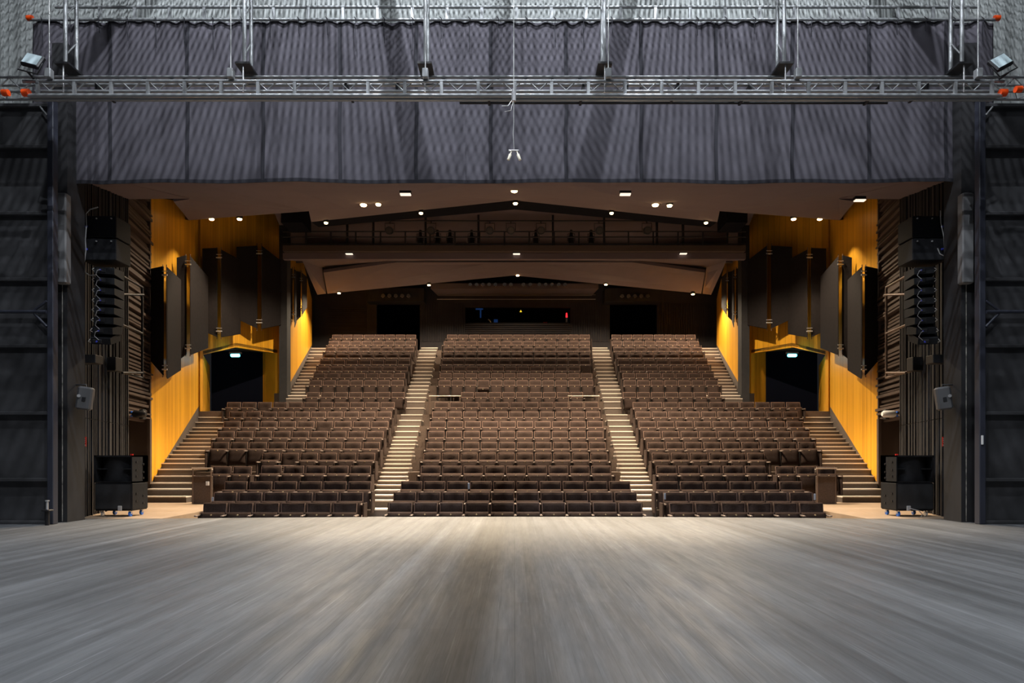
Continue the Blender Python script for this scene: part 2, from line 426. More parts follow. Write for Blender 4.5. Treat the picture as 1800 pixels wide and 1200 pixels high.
for (blk, k, (x0, p, n), d, fz) in rows:
    n = int(round(n)) if n != 11.6 else 11
    pitch = p * d / F
    for i in range(n):
        X = (x0 - CX) * d / F + (i + .5 - .04) * pitch
        op = (blk, k, i) in OPEN
        count += 1
        if count <= 300:
            if not used[op]: o = protos[op]; used[op] = True
            else: o = copy_tree(protos[op])
            o.location = (X, d, fz); o.scale = (pitch/PW, 1, 1)
            o.rotation_euler = (0, 0, R(-1.2 if blk.startswith('left') else 1.2 if blk.startswith('right') else 0) + R(random.uniform(-.5,.5)))
            st = 'with its cushion folded down' if op else ''
            if 'side' in blk:
                lab = 'brown velvet folding seat, %s of the short bench by the %s side stairs' % (ORD[i], blk.split()[0])
            elif op:
                lab = 'brown velvet theatre seat with lowered cushion, %s block, %s row' % (blk, ORD[k])
            else:
                lab = 'folded brown velvet seat, %s from left, %s block, %s row from stage' % (ORD[i], blk, ORD[k])
            tag(o, lab, 'seat', 'brown theatre seats of the auditorium')
            if i == n-1:
                a = arm_o.copy(); COL.objects.link(a); a.parent = o; a.location = (.25, 0, 0)
                if k > 0:
                    a = endp_o.copy(); COL.objects.link(a); a.parent = o; a.location = (.285, 0, 0)
            if i == 0 and k > 0:
                a = endp_o.copy(); COL.objects.link(a); a.parent = o; a.location = (-.285, 0, 0)
        else:
            T = Matrix.Translation((X, d, fz)) @ Matrix.Diagonal((pitch/PW, 1, 1, 1))
            for kk, (mb, mm) in mass_parts.items():
                nn = len(mass.v); mass.v += [tuple(T @ Vector(q)) for q in mb.v]
                mass.f += [tuple(a + nn for a in f) for f in mb.f]; mass.m += [MI[mm]]*len(mb.f); mass.sm += mb.sm
            if i in (0, n-1):
                sx = -.285 if i == 0 else .285
                mass.cbox((sx-.016, -.26, .10), (sx+.016, .06, .60), .012, 0, T)
o = mass.build('distant_theatre_seats', [M['velvet'], M['piping'], M['plate'], M['armrest'], M['seatmetal']], None, recalc=False)
tag(o, 'upper rows of small brown theatre seats rising to the dark back wall', 'seats', kind='stuff')

# ------------------------------------------------------------------ barriers with handrails
def barrier(label, xa, xb, d, z0, zt, zr, panel=True):
    e = empty('guard_rail', label, 'railing', ((xa+xb)/2, d, z0), 'guard rails around the seating')
    if panel:
        m = MB(); m.cbox((xa, d, z0), (xb, d+.05, zt), .01); m.build('panel', M['terrace'], e)
    m = MB(); m.cyl((xa, d, zr), (xb, d, zr), .02); m.build('rail', M['rail'], e)
    for x in (xa+.03, xb-.03):
        m = MB(); m.cyl((x, d, z0), (x, d, zr), .015); m.build('post', M['brownpipe'], e)
for s, nm in ((-1, 'left'), (1, 'right')):
    d = 23.25; xa = s*94*d/F; xb = s*150*d/F
    barrier('handrail over low panel at the %s end of the centre block gap' % nm, *sorted((xa, xb)), d, ROWF[10], P(0, 705, d)[2], P(0, 696, d)[2])
    d = 17.1
    barrier('low rail and brown panel at the foot of the %s side stairs' % nm, *sorted((s*(904-337)*d/F, s*(904-373)*d/F)), d, 0, P(0, 836, d)[2], P(0, 823, d)[2])
d = 17.3; z1 = P(0, 822, d)[2]
m = MB(); m.cbox((*P(362.5, 846, 17.08)[:2], P(0, 853, 17.08)[2]), (P(365.5, 0, 17)[0], 17.05, P(0, 846, 17)[2]), .004)
tag(m.build('light_switch', M['white']), 'small white switch plate on the brown panel beside left stairs', 'switch')
for (x, y, d, lb) in ((824, 854, 15.55, 'blue-grey label tag between seats in the centre block, third row'), (374, 879, 14.9, 'pale label tag at the outer left end of the second row'), (1168.5, 872, 14.9, 'pale blue tag on aisle end of right block, second row'), (1432, 873, 14.9, 'blue tag at the outer right end of the second row')):
    p = P(x, y, d); m = MB(); m.cbox((p[0]-.022, d-.02, p[2]-.07), (p[0]+.022, d, p[2]+.07), .006)
    tag(m.build('row_tag', mat('tag_blue', (.35, .42, .55), .4)), lb, 'tag', 'row tags on the seats')

# ------------------------------------------------------------------ side walls (mirrored)
def mx(p, s): return Vector((-p[0]*s if s > 0 else p[0], p[1], p[2]))   # s=-1 left as measured, s=+1 mirrored
def wallseg(m, pa, pb, za0, za1, zb0, zb1, th, s, mi=0):
    """vertical panel from plan point pa to pb with slanting lower and upper edges, th towards outside."""
    q = []
    for (p, z) in ((pa, za0), (pb, zb0), (pb, zb1), (pa, za1)):
        q.append(mx((p[0], p[1], z), s))
    dx, dy = pb[0]-pa[0], pb[1]-pa[1]; L = math.hypot(dx, dy); nrm = Vector((-dy/L, dx/L, 0)) * th
    nrm = mx(nrm, s)
    m.slab(q, nrm, mi)
A0, A1 = (-9.80, 18.4), (-10.45, 22.6)
B0, B1 = (-10.40, 22.6), (-8.72, 25.6)
def onplan(pa, pb, x):            # intersection of image column x with plan line
    k = (x - CX) / F
    # pa.x + t*dx = k*(pa.y + t*dy)
    dx, dy = pb[0]-pa[0], pb[1]-pa[1]; t = (k*pa[1] - pa[0]) / (dx - k*dy)
    return (pa[0]+t*dx, pa[1]+t*dy)
def zat(y, d): return EYE + (HY - y) * d / F
for s, side in ((-1, 'left'), (1, 'right')):
    # wood A : along the lower stairs
    m = MB()
    wallseg(m, A0, A1, zat(850, 18.4), zat(385, 18.4)+.6, zat(714, 22.6), zat(385, 22.6)+.5, .12, s)
    struct(m.build('wall_'+side, M['wood']))
    m = MB(); wallseg(m, A0, A1, -.1, zat(850, 18.4), ZL-.4, zat(714, 22.6), .10, s); struct(m.build('baseboard_'+side, M['riser']))
    # wood B with the exit opening
    J0, J1 = onplan(B0, B1, 357), onplan(B0, B1, 487.5); AP = onplan(B0, B1, 415.5)
    m = MB()
    hz0, hzp, hz1 = zat(623.5, J0[1]), zat(610, AP[1]), zat(621, J1[1])
    wallseg(m, J0, AP, hz0, 9.6, hzp, 9.9, .12, s)
    wallseg(m, AP, J1, hzp, 9.9, hz1, 10.2, .12, s)
    wallseg(m, B0, J0, ZL-.3, 9.5, ZL-.3, 9.6, .12, s)
    wallseg(m, J1, B1, ZL-1, 10.2, ZL-1, 10.3, .12, s)
    struct(m.build('wall_'+side, M['wood']))
    # exit recess: jambs in wood, black door
    m = MB()
    jb = (-10.7, 24.3)
    wallseg(m, J0, onplan((-14, 25.4), (-5, 25.4), 369), ZL-.3, hz0, ZL-.3, hz0, .08, s)
    e2 = onplan((-12, 26.2), (-5, 26.2), 462)
    wallseg(m, e2, J1, ZL-.3, hz1+.2, ZL-.3, hz1, .08, s)
    struct(m.build('wall_'+side, M['wood']))
    e1 = onplan((-14, 25.4), (-5, 25.4), 369)
    m = MB(); wallseg(m, (e1[0]-.02, e1[1]+.16), (e2[0]+.02, e2[1]+.10), ZL-.3, 6.6, ZL-.3, 6.6, -.08, s); struct(m.build('door_%d' % (1 if s < 0 else 2), M['navy']))
    m = MB(); m.slab([mx((J0[0], J0[1], hz0+.03), s), mx((AP[0], AP[1], hzp+.05), s), mx((J1[0], J1[1], hz1+.03), s), mx((e2[0], e2[1]+.2, hzp+.2), s), mx((e1[0], e1[1]+.2, hzp+.2), s)], (0, 0, .1))
    struct(m.build('ceiling', M['dark']))
    m = MB(); m.box(mx((-11.9, 22.6, ZL-.5), s), mx((-8.6, 26.4, ZL-.02), s)); struct(m.build('floor', M['terrace']))
    # dark column then upper wood wall C
    m = MB(); p0 = P(493, 0, 24.7); p1 = P(504.5, 0, 24.7)
    m.box(mx((p0[0]-.05, 24.7, 2.0), s), mx((p1[0], 25.1, 10.4), s)); struct(m.build('wall_'+side, M['dark']))
    C0, C1 = (-8.33, 24.95), (-9.49, 32.0)
    CM = onplan(C0, C1, 533)
    m = MB()
    wallseg(m, C0, CM, zat(684, 24.9), zat(455, 24.9), zat(632, CM[1]), zat(459, CM[1]), .12, s)
    wallseg(m, CM, C1, zat(632, CM[1]), zat(459, CM[1]), zat(606, 32.0), zat(525, 32.0), .12, s)
    struct(m.build('wall_'+side, M['wood']))
    m = MB(); wallseg(m, C0, C1, zat(706, 24.9), zat(684, 24.9), zat(613, 32), zat(606, 32.0), .14, s); struct(m.build('baseboard_'+side, M['riser']))
    m = MB(); wallseg(m, (-9.9, 26.6), (-9.9, 34), 2, 10.6, 2, 10.6, .12, s); struct(m.build('wall_'+side, M['dark']))
    m = MB(); wallseg(m, (-10.8, 18.3), (-11.2, 22.4), -1, 10.6, -1, 10.6, .12, s); struct(m.build('wall_'+side, M['dark']))

    # fluted wall from the portal to the louvre
    F0, F1 = (-8.14, 12.3), (-9.42, 16.6)
    m = MB(); wallseg(m, F0, F1, 0, 8.6, 0, 8.6, .15, s)
    dx, dy = F1[0]-F0[0], F1[1]-F0[1]; L = math.hypot(dx, dy); t = .45
    u = Vector((dx/L, dy/L, 0)); nn = Vector((dy/L, -dx/L, 0))      # nn points to the room (+x for left)
    if nn[0] < 0: nn = -nn
    while t < L - .06:
        wv = random.choice((.045, .06, .085)); dp = random.choice((.03, .05, .07))
        a = Vector((F0[0], F0[1], 0)) + u*t; c = a + u*wv
        pts = [a, c, c + nn*dp, a + nn*dp]
        for (zl, zh) in ((0.0, 1.93), (1.945, 8.5)):
            q = [mx(p_, s) for p_ in pts]
            m.hexa([(p_[0], p_[1], zl) for p_ in q] + [(p_[0], p_[1], zh) for p_ in q])
        t += wv + random.choice((.04, .055, .075))
    struct(m.build('wall_'+side, M['flute']))
    m = MB(); m.box(mx((-8.30, 12.25, 0), s), mx((-8.02, 12.75, 8.6), s)); struct(m.build('trim_%d' % (1 if s < 0 else 2), M['flute']))
    m = MB(); m.box(mx((-8.112, 12.243, 0.02), s), mx((-8.103, 12.252, zat(500, 12.25)), s)); struct(m.build('trim_%d' % (3 if s < 0 else 4), M['worn']))
    m = MB(); m.cbox(mx((-8.16, 12.10, zat(497, 12.1)), s), mx((-7.95, 12.26, zat(338, 12.1)), s), .02)
    tag(m.build('duct_box', mat('grey_duct', (.16, .16, .165), .6)), 'tall grey metal box high on the %s edge of the portal' % side, 'box', 'grey boxes at the portal edges')
    # louvre wall with doorway beneath
    G0, G1 = (-9.44, 16.6), (-9.80, 18.4)
    m = MB(); wallseg(m, (G0[0]-.14, G0[1]), (G1[0]-.14, G1[1]), 2.12, 8.6, 2.12, 8.6, .1, s)
    z = 2.2
    u = Vector((G1[0]-G0[0], G1[1]-G0[1], 0)); Lg = u.length; u.normalize(); nn = Vector((-u[1], u[0], 0)); nn = nn if nn[0] > 0 else -nn
    while z < 8.5:
        h = random.choice((.04, .055, .07)); dp = random.choice((.06, .1, .14, .17))
        a = Vector((G0[0]-.14, G0[1], 0)); c = a + u*(Lg + (random.uniform(-.02, .10)))
        q = [mx(p_, s) for p_ in (a, c, c + nn*dp, a + nn*dp)]
        m.hexa([(p_[0], p_[1], z) for p_ in q] + [(p_[0], p_[1], z+h) for p_ in q])
        z += h + random.choice((.035, .05, .065))
    struct(m.build('wall_'+side, M['louvre']))
    m = MB(); wallseg(m, (G0[0]-.9, G0[1]), (G1[0]-.9, G1[1]+.2), 0, 2.3, 0, 2.3, .1, s); struct(m.build('door_%d' % (3 if s < 0 else 4), M['void']))  # black sheet stands in for the shade inside the doorway
    m = MB(); wallseg(m, (G1[0]-.95, G1[1]-.03), (G1[0], G1[1]-.03), 0, 8.6, 0, 8.6, .05, s)
    m.box(mx((G1[0]-.06, G1[1]-.07, 0), s), mx((G1[0]+.02, G1[1]+.02, 2.2), s)); struct(m.build('wall_'+side, M['louvre']))
    m = MB(); wallseg(m, (-10.5, 12.7), (-10.5, 18.5), 0, 10.6, 0, 10.6, .1, s); struct(m.build('wall_'+side, M['dark']))

    # acoustic leaf panels: two felt leaves folded back from a pair of rods
    def leafpair(label, lft, rod, rgt, dl, dr0, drg, wide=.035, gap=None):
        """lft=(x,ytop,ybot) outer edge; rod=((x0,yt,yb),(x1,yt,yb)) inner edges; rgt=(x,yt,yb)."""
        xr = (rod[0][0] + rod[1][0]) / 2
        base = mx(P(xr, rod[0][2], dr0), s)
        e = empty('acoustic_panel', label, 'acoustic panel', base, 'dark felt acoustic panels on the %s wood wall' % side)
        for (o_, i_, do) in ((lft, rod[0], dl), (rgt, rod[1], drg)):
            q = [mx(P(o_[0], o_[1], do), s), mx(P(i_[0], i_[1], dr0), s), mx(P(i_[0], i_[2], dr0), s), mx(P(o_[0], o_[2], do), s)]
            MB().slab(q, Vector((s*.0, .06, 0))).build('leaf', M['leaf'], e)
        top_, bot_ = max(rod[0][1], rod[1][1]), min(rod[0][2], rod[1][2])
        for dxp in (-(rod[1][0]-rod[0][0])/2+.3, (rod[1][0]-rod[0][0])/2-.3):
            a, c = P(xr+dxp, top_ - 4, dr0+.10), P(xr+dxp, bot_ + 4, dr0+.10)
            MB().cyl(mx(a, s), mx(c, s), .011).build('rod', M['brownpipe'], e)
        for yy in (top_ + 14, bot_ - 10):
            a, c = P(rod[0][0]-1, yy, dr0-.03), P(rod[1][0]+1, yy, dr0-.03)
            k_ = MB(); k_.cyl(mx(a, s), mx(c, s), .022); k_.cyl(mx(a+Vector((0,0,.10)), s), mx(c+Vector((0,0,.10)), s), .012); k_.cyl(mx(P(xr, yy, dr0), s), mx(P(xr, yy+4, dr0+.6), s), .02)
            k_.build('bracket', M['silver'], e)
    def pd(x, line):     # wall depth at image column
        return onplan(*line, x)[1]
    LA, LB = (A0, A1), (B0, B1)
    lb = 'dark felt double-leaf panel on the %s wood wall, ' % side
    leafpair(lb + 'lowest, beside the louvres', (265, 472, 635), ((286, 467.5, 659), (293, 469, 665)), (316.5, 491, 650), 18.35, 18.2, 20.0)
    leafpair(lb + 'second from the louvres', (310.5, 452.5, 634), ((326.4, 448.6, 622), (334.5, 450.4, 623)), (364.5, 485.5, 611), 20.1, 20.3, 21.9)
    leafpair(lb + 'above the near side of the exit', (355.5, 436.6, 581), ((381, 435.4, 592), (389, 438.4, 592)), (421.8, 456, 586.5), 22.2, 22.3, 23.4)
    leafpair(lb + 'above the far side of the exit', (415.5, 433.6, 560), ((451.5, 431.5, 577), (460, 431.5, 577.5)), (493, 457, 571), 23.3, 23.9, 24.65)
    LC = (C0, C1)
    leafpair('narrow dark panel on the far upper %s wood wall, nearest its column' % side, (506, 471, 550), ((513.5, 472, 562), (517.5, 473, 575)), (520.5, 476, 565), 25.05, 25.6, 26.4)
    leafpair('narrow grey panel on the far upper %s wood wall, second from column' % side, (520.5, 476, 563), ((528, 478, 556), (531, 479, 552)), (539, 486, 540), 26.6, 26.9, 28.6)

# ------------------------------------------------------------------ proscenium wall and tower wall
YW = 12.9
m = MB()
m.box((-16, YW, 6.9), (16, YW+.2, 16))
for s in (-1, 1): m.box((s*8.3, YW-.1, 0), (s*16, YW+.2, 6.9))
x = -14.0
while x < 14:
    m.box((x, YW-.035, 6.9), (x+.05, YW, 16)); x += .16
struct(m.build('wall_front', M['towerwall']))
m = MB(); m.box((-8.4, YW+.2, 6.62), (8.4, YW+.5, 8)); struct(m.build('wall_front', M['dark']))
for s in (-1, 1):
    m = MB(); m.box((s*15.8, -9, 0), (s*16, YW, 16)); struct(m.build('wall_%s' % ('left' if s < 0 else 'right'), M['dark']))
m = MB(); m.box((-16, -9.2, 0), (16, -9, 16)); struct(m.build('wall_back', M['dark']))
# gridiron: slats running towards the house, carried by joists
m = MB(); x = -15.0; i = 0
while x < 15:
    m.box((x, -6, 12.0), (x+.027, YW-.1, 12.006)); x += .05; i += 1
for y in (-3, 1, 5, 9, 12.3): m.box((-15, y, 12.01), (15, y+.08, 12.12))
for x in (-7.0, -5.2, -2.82, -.1, 2.68, 5.2, 7.0): m.box((x-.07, -6, 12.0), (x+.07, YW-.1, 12.04))
struct(m.build('ceiling', M['darkpipe']))

# ------------------------------------------------------------------ border cloth
DC = 12.5
e = empty('border_cloth', 'wide grey-black stage border cloth hanging across the top of the portal', 'stage curtain', (0, DC, 6.2))
X0, X1 = (55-CX)*DC/F, (1748-CX)*DC/F; Z0, Z1 = zat(321, DC), zat(39, DC)
SEAMX = [194, 330, 463, 598, 732, 863, 995, 1127, 1259, 1392, 1527, 1660]
def cloth_y(x, z):
    v = (z - Z0) / (Z1 - Z0)
    r = .004*math.sin(x*7.3 + 2*math.sin(z*1.3)) + .003*math.sin(x*13.1+z*2.1) * (.4+.6*v)
    r += .022*math.sin(x*2.2+.5) * (.3 + .7*abs(v-.5))
    r += .02*math.exp(-((v-1)/.12)**2)*math.sin(x*19)
    ed = max(0, abs(x) - 7.3); r += .04*math.sin(ed*9)*min(1, ed) 
    return DC + r
m = MB(); nx, nz = 420, 44; vs = []
for j in range(nz+1):
    v = j/nz
    for i in range(nx+1):
        x = X0 + (X1-X0)*i/nx; zz = Z0 + (Z1-Z0)*v + (.012*math.sin(x*1.1)+.01*math.sin(x*2.7))*(1-v)
        vs.append((x, cloth_y(x, zz), zz))
m.add(vs, [(j*(nx+1)+i, j*(nx+1)+i+1, (j+1)*(nx+1)+i+1, (j+1)*(nx+1)+i) for j in range(nz) for i in range(nx)], 0, True)
o = m.build('cloth', M['cloth'], e); md = o.modifiers.new('solidify', 'SOLIDIFY'); md.thickness = .01
for xp in SEAMX:
    m = MB(); vs = []; xx = (xp-CX)*DC/F; n = 30
    for j in range(n+1):
        z = Z0+.03 + (Z1-Z0-.03)*j/n; lean = .008*math.sin(j*.35+xp)
        xa, xb = xx-.032+lean, xx+.032+lean
        vs += [(xa, cloth_y(xa, z)-.012, z), (xb, cloth_y(xb, z)-.012, z), (xb, cloth_y(xb, z)-.022, z), (xa, cloth_y(xa, z)-.022, z)]
    fs = []
    for j in range(n):
        a = j*4
        for k in range(4): fs.append((a+k, a+(k+1)%4, a+4+(k+1)%4, a+4+k))
    fs += [(0,1,2,3), (n*4+3, n*4+2, n*4+1, n*4)]
    m.add(vs, fs, 0); m.build('seam', M['seam'], e)
m = MB(); vs = []
for i in range(nx+1):
    x = X0 + (X1-X0)*i/nx; zz = Z0 + (.012*math.sin(x*1.1)+.01*math.sin(x*2.7)); y = cloth_y(x, zz)
    vs += [(x, y-.02, zz-.01), (x, y-.02, zz+.055), (x, y-.008, zz+.06), (x, y-.008, zz-.01)]
m.add(vs, [(i*4+k, i*4+(k+1)%4, i*4+4+(k+1)%4, i*4+4+k) for i in range(nx) for k in range(4)], 0); m.build('hem', M['seam'], e)
for i in range(34):
    xp = 75 + i*50; p = P(xp, 36, DC-.06)
    L = random.uniform(.12, .5)
    m = MB(); m.tube([p + Vector((-.02, -.03, .05)), p + Vector((.02, -.05, .0)), p + Vector((0, -.03, -.08)), p + Vector((.01, -.02, -.08-L))], .007, 5)
    m.build('tie', M['seam'], e)

# ------------------------------------------------------------------ pipes and trusses of the rig
PIPEG = 'pipes of the overhead stage rig'
def pipe(name, label, xa, xb, y, d, r=.026, mtl='alu', caps=()):
    e = empty(name, label, 'pipe', P((xa+xb)/2, y, d), PIPEG)
    m = MB(); m.cyl(P(xa, y, d), P(xb, y, d), r, 10); m.build('tube', M[mtl], e)
    for xc in caps:
        m = MB(); c = P(xc, y, d); m.cyl(c + Vector((-.045, 0, 0)), c + Vector((.045, 0, 0)), r+.018, 10); m.build('end_cap', M['orange'], e)
    return e
# batten ladder at the top
e = empty('batten_ladder', 'aluminium double pipe ladder the border cloth hangs from', 'batten', P(904, 34, 12.44))
for (y, a, c) in ((12.5, 97, 1718), (34.5, 53, 1750)):
    m = MB(); m.cyl(P(a, y, 12.44), P(c, y, 12.44), .027, 10); m.build('tube', M['alu'], e)
for xp in range(115, 1720, 61):
    m = MB(); a, c = P(xp-2.5, 34, 12.44), P(xp+2.5, 13, 12.44); m.box((a[0], 12.42, a[2]), (c[0], 12.46, c[2])); m.build('rung', M['alu'], e)
for xc in (53, 1752):
    m = MB(); c = P(xc, 32, 12.44); m.cyl(c + Vector((-.05, 0, 0)), c + Vector((.05, 0, 0)), .05, 10); m.build('end_cap', M['orange'], e)
# lattice truss
e = empty('lighting_truss', 'long lattice truss with zigzag braces crossing in front of the border', 'truss', P(904, 160, 10.8))
DT = 10.8
for (y, a, c) in ((135.5, -80, 1880), (160.5, -80, 1880)):
    for dd in (0, .24):
        m = MB(); p1, p2 = P(a, y, DT), P(c, y, DT); m.cyl(p1 + Vector((0, dd, 0)), p2 + Vector((0, dd, 0)), .023, 8); m.build('chord', M['alu'], e)
m = MB(); za, zb = zat(137, DT), zat(159, DT); x = (-80-CX)*DT/F; st = .215; up = True
while x < 8.8:
    m.cyl((x, DT, za if up else zb), (x+st, DT, zb if up else za), .010, 6)
    m.cyl((x, DT, zb), (x+st, DT+.24, zb), .008, 5) if up else m.cyl((x, DT+.24, zb), (x+st, DT, zb), .008, 5)
    x += st; up = not up
m.build('bracing', M['alu'], e)
# ladder beam in front
e = empty('ladder_beam', 'front twin-pipe ladder beam with upright flat bars below the truss', 'beam', P(904, 168, 10.5))
DL = 10.5
for (y, a, c, r_) in ((142.8, 40, 1765, .024), (168, 50, 1760, .030)):
    m = MB(); m.cyl(P(a, y, DL), P(c, y, DL), r_, 10); m.build('tube', M['alu'], e)
for i in range(27):
    xp = 66.5 + i*64.5
    m = MB(); a, c = P(xp-2.7, 166, DL), P(xp+2.7, 144, DL); m.box((a[0], DL-.02, a[2]), (c[0], DL+.02, c[2])); m.build('upright', M['alu'], e)
for xc in (46, 1763):
    m = MB(); c = P(xc, 163, DL); m.cyl(c + Vector((-.05, 0, 0)), c + Vector((.05, 0, 0)), .055, 10); m.build('end_cap', M['orange'], e)
def hung(e, y, d, xs):
    for x in xs:
        c = P(x, y, d); m = MB(); m.box((c[0]-.02, DT+.02, c[2]-.03), (c[0]+.02, d+.03, c[2]+.03)); m.box((c[0]-.02, DT+.02, c[2]-.03), (c[0]+.02, DT+.06, zat(160, DT))); m.build('clamp', M['darkpipe'], e)
e_ = pipe('stage_pipe', 'thin grey pipe just behind the ladder beam', 60, 1745, 149, 10.95, .020); hung(e_, 149, 10.95, (330, 700, 1100, 1480))
e_ = pipe('stage_pipe', 'lowest thin dark pipe running under the ladder beam', 60, 1745, 176.5, 11.3, .018); hung(e_, 176.5, 11.3, (200, 620, 1180, 1600))
e_ = pipe('stage_pipe', 'short dark rail under the truss right of the microphones', 808, 1560, 181, 11.35, .020, 'darkpipe'); hung(e_, 181, 11.35, (860, 1020, 1300, 1520))
pipe('stage_pipe', 'pale short pipe with orange end at far left truss end', -40, 8, 163, 10.3, .030, caps=(10,))
pipe('stage_pipe', 'pale short pipe with orange end at far right truss end', 1792, 1840, 157, 10.3, .030, caps=(1790,))
# hanging ladder frames
HX = [(-6.97, 'first'), (-4.19, 'second'), (-1.38, 'third'), (1.40, 'fourth'), (4.19, 'fifth'), (6.95, 'sixth')]
for i, (x, od) in enumerate(HX):
    e = empty('hanger_frame', 'vertical aluminium hanger frame above the truss, %s from left' % od, 'hanger', (x, 10.7, 7.2), 'vertical hanger frames')
    for y in (10.6, 10.87):
        m = MB(); m.cyl((x, y, 7.25), (x, y, 12), .03, 10); m.build('post', M['alu'], e)
    m = MB(); z = 7.4; f = True
    while z < 11.8:
        m.cyl((x, 10.6 if f else 10.87, z), (x, 10.87 if f else 10.6, z+.35), .011, 6); z += .62
    m.build('bracing', M['alu'], e)
    m = MB(); m.box((x-.11, 10.5, 7.22), (x+.11, 10.95, 7.25)); m.build('base_plate', M['black'], e)
    m = MB(); m.cyl((x, 10.55, 6.80), (x, 10.55, 7.25), .012, 8); m.build('threaded_rod', M['silver'], e)
    xc = x + (-.15 if x < 0 and abs(x) > 2 else .02 if x < 0 else .04 if abs(x) < 2 else .15)
    e = empty('lifting_wire', 'thin steel lifting wire clamped to the truss, %s from left' % od, 'wire', (xc, 10.45, 7), 'steel lifting wires')
    m = MB(); m.cyl((xc, 10.45, 6.98), (xc, 10.45, 12), .008, 6); m.build('wire', M['wire'], e)
    m = MB(); m.cbox((xc-.045, 10.40, 6.96), (xc+.045, 10.5, 7.10), .008); m.build('clamp', M['alu'], e)
# flood lights at the truss ends
for (x, y, s) in ((56, 104, -1), (1760, 107, 1)):
    p = P(x, y, 10.4)
    e = empty('floodlight', 'square work floodlight standing on the %s end of the truss' % ('left' if s < 0 else 'right'), 'floodlight', p + Vector((0, 0, -.3)), 'floodlights on the truss ends')
    T = Matrix.Translation(p) @ Matrix.Rotation(R(14 if s < 0 else -28)*1, 4, 'Y') @ Matrix.Rotation(R(-22), 4, 'X')
    m = MB(); m.cbox((-.14, 0, -.12), (.14, .07, .12), .015, 0, T); m.build('housing', M['black'], e)
    m = MB(); m.box((-.115, -.008, -.095), (.115, 0, .095), 0, T); m.build('glass', M['flood'], e)
    m = MB(); m.tube([T @ Vector(q) for q in ((-.15, .03, 0), (-.15, .06, -.2), (.15, .06, -.2), (.15, .03, 0))], .012, 6); m.cyl(T @ Vector((0, .06, -.2)), (p[0], p[1]+.05, zat(142, DL)), .018, 8); m.build('yoke', M['black'], e)
# microphones
p = P(903.5, 172, 10.3)
e = empty('hanging_microphones', 'pair of cream microphones hanging on a cable at centre stage', 'microphones', P(903.5, 263, 10.3))
m = MB(); m.tube([P(903, -40, 10.3), P(903, 172, 10.3), P(903, 215, 10.3), P(902, 235, 10.3), P(903.5, 262, 10.3)], .006, 6); m.build('cable', M['wire'], e)
m = MB(); m.cyl(P(903, 160, 10.3), P(903, 178, 10.3), .035, 8); m.build('cable_clamp', M['silver'], e)
m = MB(); m.cyl(P(894, 264.5, 10.3), P(912, 264.5, 10.3), .012, 8); m.build('bar', M['silver'], e)
for (xa, xb) in ((899, 893.5), (908.5, 914)):
    m = MB(); a, c = P(xa, 266, 10.3), P(xb, 281, 10.3); mid = a.lerp(c, .35)
    m.tube([a, mid, mid, c], [.010, .010, .022, .022], 10); m.build('microphone', M['mic'], e)
for i, pts in enumerate((((900, 176), (893, 186), (882, 186)), ((902, 178), (898, 194), (887, 196)))):
    m = MB(); m.tube([P(a, c, 10.28) for a, c in pts], .004, 5); m.build('loose_wire', M['wire'], e)

# ------------------------------------------------------------------ portal towers
DP = 11.9
for s, side in ((-1, 'left'), (1, 'right')):
    def X(xp): return (xp-CX)*DP/F
    if s < 0: xo, xi, f0, f1 = -11.6, X(86), X(86.5), X(97)
    else: xi, xo, f0, f1 = X(1729.5), 11.6, X(1718), X(1729)
    e = empty('portal_tower', 'tall black steel portal tower with horizontal ribs at the %s edge' % side, 'portal tower', ((xo+xi)/2, DP, 0), 'black portal towers')
    m = MB(); m.box((min(xo, xi), DP+.06, 0.02), (max(xo, xi), DP+.10, zat(180, DP))); m.build('sheet', M['steel'], e)
    for y in (185, 258, 375, 491, 608, 726, 843, 918):
        z = zat(y, DP); m = MB(); m.cbox((min(xo, xi), DP-.02, z-.03), (max(xo, xi), DP+.06, z+.03), .008); m.build('rib', M['steel'], e)
    m = MB(); z = zat(549, DP); m.cyl((xo, DP-.06, z), (xi, DP-.06, z), .03, 10); m.build('tube', M['frame'], e)
    m = MB(); m.cbox((f0, DP-.06, 0), (f1, DP+.08, zat(176, DP)), .01); m.build('frame_post', M['frame'], e)
    xx = xi; 
    for (ya, yb) in ((552, 575), (546, 530)):
        m = MB(); m.cyl((xx + s*.22, DP-.05, zat(ya, DP)), (xx, DP-.05, zat(yb, DP)), .022, 8); m.build('brace', M['frame'], e)
    m = MB(); m.cyl((xx + s*.12, DP-.05, zat(190, DP)), (xx, DP-.05, zat(205, DP)), .015, 8); m.build('brace', M['alu'], e)
m = MB(); c = P(83, 921, 11.7); m.cyl((c[0], 11.7, 0), (c[0], 11.7, .26), .035, 10, 0); m.cyl((c[0], 11.7, .26), (c[0], 11.7, .42), .02, 10, 1); m.cyl((c[0], 11.7, .41), (c[0], 11.7, .43), .035, 10, 1)
m.cbox((c[0]-.07, 11.63, .24), (c[0]+.07, 11.77, .27), .01, 0)
tag(m.build('floor_jack', [M['black'], M['silver']]), 'short floor jack post at the foot of the left portal tower', 'jack')
p = P(1727.5, 773, 11.82); m = MB(); m.cbox((p[0]-.015, 11.815, p[2]-.08), (p[0]+.015, 11.845, p[2]+.08), .005)
tag(m.build('white_tag', M['white']), 'small white upright tag on the right portal tower post', 'tag')

